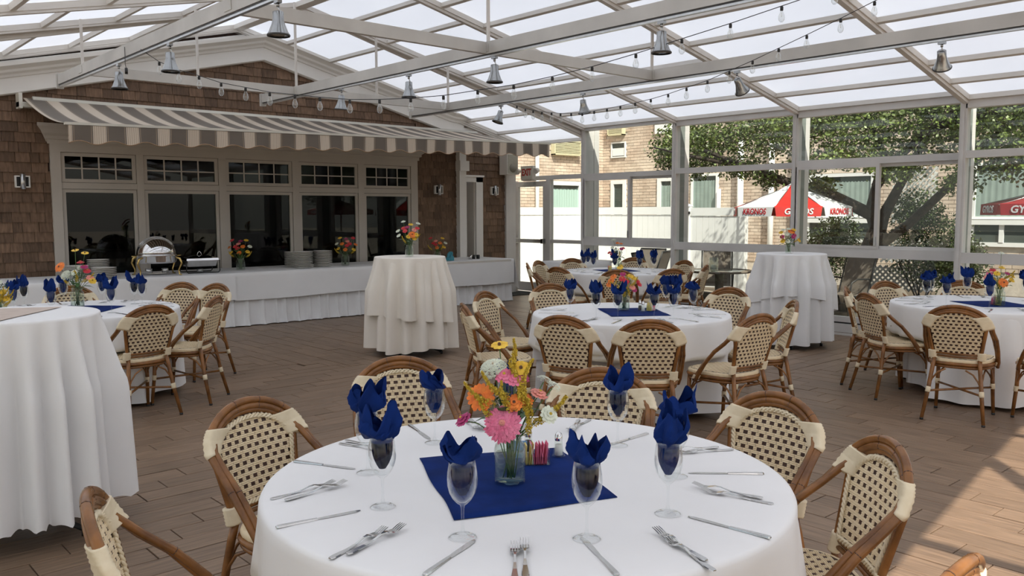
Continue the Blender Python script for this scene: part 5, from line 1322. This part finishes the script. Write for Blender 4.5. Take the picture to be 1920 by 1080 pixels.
for i, (ax, a, b_, z) in enumerate(bricks):
    l = b_-a-.010
    if l < .02: continue
    e = rnd.uniform(0, .004)
    if i < 300:
        k_ = (ax, round(l, 2))
        if k_ not in bme:
            bme[k_] = MB().box((-.0, -l/2, -.033), (.03, l/2, .033)).mesh('brick', M['brick']) if ax == 0 else MB().box((-l/2, 0, -.033), (l/2, .03, .033)).mesh('brick', M['brick'])
        p = (XB-e, (a+b_)/2, z+BH/2) if ax == 0 else ((a+b_)/2, YB-e, z+BH/2)
        link('brick', bme[k_], bl, lb(p))
    elif ax == 0: bs.box(lb((XB-e, a+.005, z+.005)), lb((XB+.03, b_-.005, z+BH-.005)))
    else: bs.box(lb((a+.005, YB-e, z+.005)), lb((b_-.005, YB+.03, z+BH-.005)))
bs.build('brick_courses', M['brick'], bl, kind='stuff')
def bwin(y0, y1, z0, z1, fw=.07, curtain=True, name='window_frame'):
    mb = MB()
    for a, b_ in (((y0, z0), (y0+fw, z1)), ((y1-fw, z0), (y1, z1)), ((y0+fw, z0), (y1-fw, z0+fw)), ((y0+fw, z1-fw), (y1-fw, z1))): mb.box(lb((XB-.04, a[0], a[1])), lb((XB+.02, b_[0], b_[1])))
    f = mb.build(name, M['pvc'], bl)
    MB().box(lb((XB+.005, y0+fw, z0+fw)), lb((XB+.012, y1-fw, z1-fw))).build('window_pane', M['winglass'], f)
    if curtain:
        n = int((y1-y0-2*fw)/.035); rings = []
        for i in range(n+1):
            y = y0+fw+(y1-y0-2*fw)*i/n; rings.append([lb((XB-.004+.008*math.sin(i*1.9), y, z)) for z in (z0+fw, z1-fw-(.10+.02*(i % 2)))])
        MB().loft(rings, closed=False).build('curtain', M['curtain'], f)
bwin(13.36, 13.92, .6, 2.45, .12); bwin(14.98, 15.5, .6, 2.40, .10, False); bwin(12.08, 12.87, .6, 2.48, .06); bwin(8.25, 9.72, 1.42, 2.36); bwin(4.7, 6.33, 1.40, 2.46, .05)
bwin(15.0, 15.5, 3.0, 3.41, .03, False)
for y0, y1, z in ((8.2, 9.75, 1.40), (4.7, 6.36, 1.385)):
    bb('window_ledge', (XB-.10, y0, z-.09), (XB+.02, y1, z), M['pvc'])
    bb('ledge_panel', (XB-.05, y0, z-.50), (XB+.02, y1, z-.42), M['pvc'])
    for i in range(4):
        yy = y0+(y1-y0-.08)*i/3; bb('panel_stile', (XB-.06, yy, z-.42), (XB+.02, yy+.08, z-.09), M['pvc'])
    bb('lower_pane', (XB-.02, y0, z-.42), (XB-.01, y1, z-.09), M['winglass'])
bb('window_blind', (XB-.03, 15.05, 3.05), (XB-.02, 15.45, 3.25), M['pvc'])
bb('upper_sill', (XB-.06, 13.3, 3.54), (XB+.02, 14.0, 4.2), M['pvc'])
def louv(a0, a1, z0, z1, ax):
    f = MB(); d0 = .14
    def bxx(p, q, zz0, zz1, o0, o1): 
        return (f2.box(lb((XB-o1, p, zz0)), lb((XB-o0, q, zz1))) if ax == 0 else f2.box(lb((p, YB-o1, zz0)), lb((q, YB-o0, zz1))))
    f2 = MB(); bxx(a0, a0+.03, z0, z1, 0, d0); bxx(a1-.03, a1, z0, z1, 0, d0); bxx(a0, a1, z0, z0+.025, 0, d0); bxx(a0, a1, z1-.025, z1, 0, d0); fr_ = f2.build('louver_frame', M['louver'], bl)
    n = 8
    for i in range(n):
        z = z0+.03+(z1-z0-.06)*i/n; f2 = MB(); bxx(a0+.03, a1-.03, z, z+(z1-z0)/n*.5, .09, .13); f2.build('louver_slat', M['louver'], fr_)
    f2 = MB(); bxx(a0+.03, a1-.03, z0+.02, z1-.02, .0, .05); f2.build('louver_back', M['cane_dark'], fr_)
louv(15.50, 16.49, 3.02, 3.39, 1); louv(13.1, 13.71, 3.015, 3.38, 0); louv(15.02, 15.55, 3.585, 3.9, 0)
for y, w_ in ((11.41, .15), (10.6, .13), (12.0, .10), (9.95, .14)): MB().tube([lb((XB-.1, y, GZ)), lb((XB-.1, y, 3.2 if w_ != .1 else 2.1))], w_/2, 10).build('drain_pipe', M['pvc'], bl)
MB().tube([lb((14.93, YB-.09, GZ)), lb((14.93, YB-.09, 4.4))], .05, 10).build('drain_pipe', M['pvc'], bl)
mb = MB(); fw = .1
for a, b_ in (((15.35, .3), (15.45, 2.35)), ((16.5, .3), (16.68, 2.35)), ((15.45, 2.25), (16.5, 2.35))): mb.box(lb((a[0], YB-.05, a[1])), lb((b_[0], YB+.02, b_[1])))
mb.build('window_frame', M['pvc'], bl)
rings = []
for i in range(40):
    x = 15.45+1.05*i/39; rings.append([lb((x, YB-.01+.012*math.sin(i*1.9), z)) for z in (.3, 2.13+.03*(i % 2))])
MB().loft(rings, closed=False).build('curtain', mat('sunlit_curtain', (.40,.55,.50), .8), bl)
MB().box(lb((15.45, YB+.005, .3)), lb((16.5, YB+.012, 2.25))).build('window_pane', M['winglass'], bl)
# neighbouring wing that the door bay's shadow falls from, and the dark garden bed
# patio table and sling chairs
t = thing('patio_table', 'round glass-topped patio table outside the glass wall', 'table', (11.80, 8.10, GZ))
MB().lathe([(.001,.70),(.50,.70),(.515,.705),(.515,.715),(.50,.72),(.001,.72)], 30).build('glass_top', M['ptop'], t)
MB().lathe([(.505,.69),(.525,.70),(.525,.722),(.51,.726),(.50,.715)], 30).build('table_rim', M['sling'], t)
MB().tube([(0,0,.02), (0,0,.70)], [.06, .075], 12).lathe([(.001,.02),(.26,.02),(.26,.04),(.08,.07),(.001,.07)], 20).build('pedestal', M['sling'], t)
t = thing('hurricane_glass', 'tall clear candle glass on the outdoor patio table', 'candle glass', (11.70, 8.15, GZ+.722))
MB().lathe([(.001,.004),(.07,.004),(.075,.008),(.075,.21),(.071,.21),(.071,.012),(.001,.012)], 20).build('glass_cylinder', M['jar'], t)
MB().lathe([(.001,.012),(.036,.012),(.036,.09),(.001,.092)], 14).build('candle', M['china'], t)
def patio_chair():
    t = thing('patio_chair', 'x', 'chair', (0,0,0), 0, 'sling patio chairs outside')
    rings = [[(-.24, y, z), (.24, y, z), (.24, y+dy, z+.008), (-.24, y+dy, z+.008)] for y, z, dy in ((.24,.40,0),(.10,.385,0),(-.10,.38,0),(-.19,.40,-.006),(-.24,.55,-.008),(-.30,.75,-.008),(-.38,.98,-.008))]
    MB().loft(rings, smooth=False, cap=True).build('sling_seat', M['sling'], t)
    for s_ in (-1, 1):
        x = s_*.26
        MB().tube([(x,.25,.40),(x,.10,.385),(x,-.10,.375),(x,-.19,.40),(x,-.24,.55),(x,-.30,.75),(x,-.38,.99)], .014, 7).build('side_frame', M['iron'], t)
        MB().tube([(x,.27,0),(x,.25,.40),(x*1.05,.22,.60),(x*1.1,.10,.65),(x*1.1,-.15,.64),(x,-.27,.62)], .014, 7).build('arm', M['iron'], t)
        MB().tube([(x,-.16,.38),(x,-.30,.02),(x,-.22,0),(x,.27,.01)], .014, 7).build('leg', M['iron'], t)
    MB().tube([(-.26,-.38,.985),(.26,-.38,.985)], .013, 7).build('top_bar', M['iron'], t)
    return t
pc = patio_chair(); first = True
for x, y, a, lb_ in ((12.55, 7.45, 60, 'brown sling patio chair right of the glass patio table'), (11.35, 9.0, 200, 'brown sling patio chair left of the glass patio table'), (12.6, 8.7, 125, 'brown sling patio chair behind the glass patio table'), (12.6, 6.35, 80, 'brown sling patio chair right of the white high table'), (11.75, 6.6, -60, 'brown sling chair partly behind the high table cloth'),
    (12.3, 10.1, 100, 'dark patio chair beyond the farthest dining table'), (11.9, 9.7, 20, 'patio chair standing outside by the second post')):
    if first: pc.location = (x, y, GZ); pc.rotation_euler = (0, 0, R(a)); pc['label'] = lb_; first = False
    else: dup(pc, (x, y, GZ), R(a), lb_)
o = MB().lathe([(.001,0),(.09,0),(.10,.22),(.001,.22)], 14).build('water_jug', M['green'], None, (13.4, 9.75, GZ+.01)); tag(o, 'small blue container on the ground behind the patio table', 'container')
# market umbrellas
def umbrella(c, za, ze, Rr, cols, words, label, rot=0, zv=.14):
    t = thing('patio_umbrella', label, 'umbrella', (c[0], c[1], GZ), 0, None); n = 8
    for i in range(n):
        a0, a1 = rot+2*PI*i/n, rot+2*PI*(i+1)/n; mt, wd, wm = cols[i % len(cols)], words[i % len(words)][0], words[i % len(words)][1]
        A, B = Vector((math.cos(a0)*Rr, math.sin(a0)*Rr, ze-GZ)), Vector((math.cos(a1)*Rr, math.sin(a1)*Rr, ze-GZ)); T_ = Vector((0, 0, za-GZ))
        rows = [[T_.lerp(A, s_)+Vector((0,0,-.03*math.sin(PI*s_))), T_.lerp((A+B)/2, s_)+Vector((0,0,-.05*math.sin(PI*s_))), T_.lerp(B, s_)+Vector((0,0,-.03*math.sin(PI*s_)))] for s_ in (0.02, .25, .5, .75, 1)]
        pn = MB().loft(rows, closed=False, smooth=False).build('canopy_panel', M[mt], t)
        m_ = (A+B)/2; out = Vector((m_.x, m_.y, 0)).normalized(); dn = Vector((0, 0, -zv))+out*.015
        ins = (B-A)*.02
        f_ = MB(); q = [A+ins, B-ins, B-ins*2.5+dn, A+ins*2.5+dn]; q2 = [p-out*.004 for p in q]
        f_.add(q+q2, [(0,1,2,3),(7,6,5,4),(0,3,7,4),(1,5,6,2),(3,2,6,7)]).build('valance_flap', M[mt], pn)
        if wd:
            e = (B-A).normalized(); ctr = m_+dn*.5+out*.012
            zax = out; xax = e if e.cross(Vector((0,0,1))).dot(out) > 0 else -e
            xax = Vector((0,0,1)).cross(out).normalized()
            mm = Matrix((( xax.x, 0, out.x, ctr.x), (xax.y, 0, out.y, ctr.y), (xax.z, 1, out.z, ctr.z), (0,0,0,1)))
            tx = text_mesh('lettering', wd, .125, M[wm], pn, (0,0,0), (0,0,0), .001, .15, .003, (B-A).length*.60/(.125*len(wd)*.66)); sc_ = tx.scale.x
            tx.scale = (1, 1, 1); tx.matrix_local = mm @ Matrix.Diagonal((sc_, 1, 1, 1))
        MB().tube([T_+Vector((0,0,-.03)), A+Vector((0,0,-.01))], .007, 5).build('rib', M['brushed'], t)
    MB().tube([(0,0,.0), (0,0,za-GZ+.03)], .019, 10).build('pole', M['brushed'], t)
    MB().lathe([(.001,0),(.22,0),(.22,.05),(.05,.09),(.03,.25),(.001,.25)], 16).build('base', M['iron'], t)
ang = math.atan2(-7.13, -12.3)     # side that looks at the room
umbrella((12.3, 7.13), 2.0, 1.62, .92, ['red', 'wcan'], [('GYROS', 'wcan'), ('KRONOS', 'redink')], 'red and white patio umbrella with printed flaps behind the high table', ang-PI/8+.12)
umbrella((12.5, 3.42), 1.90, 1.64, .95, ['maroon', 'maroon'], [('GYROS', 'wcan'), ('GYROS', 'wcan')], 'dark red patio umbrella seen in the rightmost glass bay', math.atan2(-3.4, -12.5)+.35-PI/8)
# garden bed, edging, lattice
gb = struct('garden_bed'); MB().box((13.0, 3.0, GZ-.01), (17.4, 9.3, GZ+.10)).build('soil_bed', M['soil'], gb)
for j in range(2):
    y = 2.8
    while y < 9.3: 
        l = rnd.uniform(.35, .5); MB().box((12.7-.0+j*.16, y, GZ-.01), (12.86+j*.16, y+l-.012, GZ+.10+j*.12)).build('edging_block', M['stone'], gb); y += l
def lattice(p0, p1, z0, z1, label, sp=.10):
    L_ = math.hypot(p1[0]-p0[0], p1[1]-p0[1]); t = thing('lattice_panel', label, 'lattice', (p0[0], p0[1], z0), math.atan2(p1[1]-p0[1], p1[0]-p0[0])); H_ = z1-z0
    for s_, yo in ((1, -.006), (-1, .006)):
        k = -int(H_/sp)-1
        while k*sp < L_+H_:
            x0 = k*sp; pts = []
            a = (x0, 0) if s_ > 0 else (x0, H_); b_ = (x0+H_, H_) if s_ > 0 else (x0+H_, 0)
            def cl(a, b_):
                (x1_, z1_), (x2_, z2_) = a, b_
                if x1_ < 0: z1_ += (0-x1_)*(z2_-z1_)/(x2_-x1_); x1_ = 0
                if x2_ > L_: z2_ = z1_+(L_-x1_)*(z2_-z1_)/(x2_-x1_); x2_ = L_
                return (x1_, z1_), (x2_, z2_)
            if b_[0] > .03 and a[0] < L_-.03:
                (xa, za), (xb, zb) = cl(a, b_)
                if xb-xa > .04: MB().beam((xa, yo, za), (xb, yo, zb), .010, .034, (0, 0, 1)).build('lattice_slat', M['pvc'], t)
            k += 1
lattice((15.0, 6.75), (15.0, 6.0), 1.35, 2.3, 'white garden lattice seen between the tree branches')
lattice((14.6, 7.05), (14.6, 5.85), .20, .62, 'low white lattice skirt behind the tree trunk')
lattice((15.6, 7.2), (15.6, 6.1), .62, 1.05, 'middle white lattice section behind the shrub')
# tree
tr = thing('tree', 'old leafy tree with dark leaning branches outside the glass wall', 'tree', (13.5, 6.55, GZ))
def tb(pts, rs, name='branch'): MB().tube([(x-13.5, y-6.55, z-GZ) for x, y, z in pts], rs, 10).build(name, M['bark'], tr)
tb([(13.5, 6.62, GZ), (13.5, 6.55, .5), (13.5, 6.40, .95), (13.5, 6.28, 1.25)], [.22, .17, .16, .15], 'trunk')
tb([(13.5, 6.40, .95), (13.55, 6.15, 1.10), (13.6, 5.85, 1.35), (13.6, 5.35, 1.85), (13.5, 4.85, 2.35), (13.3, 4.3, 2.9)], [.10, .08, .07, .06, .05, .04])
tb([(13.5, 6.28, 1.2), (13.5, 6.20, 1.50), (13.4, 5.95, 1.9), (13.2, 5.6, 2.4), (13.1, 5.2, 3.0)], [.11, .09, .07, .055, .04])
tb([(13.5, 6.30, 1.2), (13.4, 6.38, 1.55), (13.2, 6.2, 1.95), (13.0, 6.0, 2.4), (12.8, 6.2, 3.0)], [.10, .085, .07, .055, .04])
tb([(13.4, 6.36, 1.5), (13.0, 6.9, 1.85), (12.7, 7.5, 2.05), (12.5, 8.1, 2.3), (12.3, 8.8, 2.6)], [.10, .085, .07, .05, .03])
tb([(13.2, 6.2, 1.95), (12.9, 5.8, 2.3), (12.6, 5.2, 2.7), (12.4, 4.6, 3.1)], [.08, .06, .05, .035])
tb([(12.5, 8.1, 2.3), (12.3, 9.0, 2.5), (12.2, 9.8, 2.7)], [.05, .03, .015]); tb([(12.6, 5.2, 2.7), (12.3, 4.0, 2.9), (12.2, 3.0, 3.0)], [.05, .035, .02])
def leaves(parent, org, blobs, n, sz, mt, seed, name='foliage'):
    r_ = random.Random(seed); mb = MB(); vv = mb.v; ff = mb.f; tot = sum(b_[6] for b_ in blobs)
    for (cx, cy, cz, rx, ry, rz, wt_) in blobs:
        m_ = int(n*wt_/tot); k = 0
        while k < m_:
            u = Vector((r_.gauss(0, 1), r_.gauss(0, 1), r_.gauss(0, 1))).normalized()*(r_.random()**.45)
            cc = (cx+u.x*rx-org[0], cy+u.y*ry-org[1], cz+u.z*rz-org[2])
            for q in range(5):                       # a twig's worth of leaves
                px, py, pz = cc[0]+r_.gauss(0, .045), cc[1]+r_.gauss(0, .045), cc[2]+r_.gauss(0, .04)
                d = Vector((r_.uniform(-1, 1), r_.uniform(-1, 1), r_.uniform(-.9, .4))).normalized(); e = d.cross(Vector((r_.uniform(-1, 1), r_.uniform(-1, 1), r_.uniform(-1, 1)))).normalized()*.32
                s_ = sz*r_.uniform(.7, 1.25); o = len(vv)
                vv += [(px, py, pz), (px+(d.x*.5+e.x)*s_, py+(d.y*.5+e.y)*s_, pz+(d.z*.5+e.z)*s_), (px+d.x*s_, py+d.y*s_, pz+d.z*s_), (px+(d.x*.5-e.x)*s_, py+(d.y*.5-e.y)*s_, pz+(d.z*.5-e.z)*s_)]
                ff.append((o, o+1, o+2, o+3)); mb.sm.append(False); k += 1
    mb.build(name, M[mt], parent, kind='stuff')
leaves(tr, (13.5, 6.55, GZ), [(12.8, 8.6, 2.85, .9, 1.6, .50, 4), (13.0, 9.6, 2.75, .6, .9, .45, 1.4), (12.7, 6.9, 2.95, 1.0, 1.3, .65, 5), (12.9, 5.2, 2.95, 1.1, 1.4, .75, 6), (12.5, 3.6, 2.8, 1.0, 1.3, .75, 6), (12.3, 2.6, 2.6, .8, 1.0, .8, 4), (13.6, 6.2, 3.6, 1.6, 2.8, .8, 7), (13.9, 3.2, 2.9, 1.2, 1.6, .9, 4), (12.0, 3.9, 2.25, .5, .6, .30, 1), (12.6, 8.2, 2.28, .4, .5, .16, .6), (12.4, 6.1, 2.35, .4, .8, .2, .8), (12.7, 9.3, 2.30, .3, .3, .16, .4), (12.6, 7.7, 2.1, .2, .25, .14, .3), (12.3, 5.5, 2.15, .25, .4, .2, .5), (12.3, 4.6, 2.0, .2, .3, .25, .4), (12.4, 6.9, 2.25, .2, .35, .14, .3), (12.9, 10.0, 2.5, .25, .35, .25, .5), (12.3, 3.3, 1.95, .3, .4, .25, .6), (12.8, 7.0, 1.95, .3, .35, .16, .5)], 62000, .060, 'leaf', 3)
sb = thing('shrub', 'loose leafy shrub growing behind the tree trunk', 'shrub', (14.3, 6.0, GZ))
leaves(sb, (14.3, 6.0, GZ), [(14.3, 5.75, .95, .5, .75, .62, 5), (14.2, 6.0, 1.55, .35, .45, .35, 2), (14.1, 5.3, .7, .4, .5, .5, 3)], 12000, .05, 'leaf2', 5)
for i in range(7): MB().tube([(rnd.uniform(-.1,.1), rnd.uniform(-.2,.2), 0), (rnd.uniform(-.25,.25), rnd.uniform(-.5,.3), .8), (rnd.uniform(-.35,.35), rnd.uniform(-.8,.4), 1.5)], [.014, .01, .004], 5).build('stem', M['bark'], sb)
sb = thing('shrub', 'green shrub in front of the white window ledge', 'shrub', (14.4, 8.0, GZ))
leaves(sb, (14.4, 8.0, GZ), [(14.4, 7.8, .75, .45, .65, .5, 4), (14.5, 7.45, 1.15, .35, .4, .4, 2)], 7000, .05, 'leaf2', 6)
for i in range(5): MB().tube([(rnd.uniform(-.1,.1), rnd.uniform(-.2,.2), 0), (rnd.uniform(-.25,.25), rnd.uniform(-.4,.2), .6), (rnd.uniform(-.35,.35), rnd.uniform(-.6,.2), 1.1)], [.014, .01, .004], 5).build('stem', M['bark'], sb)
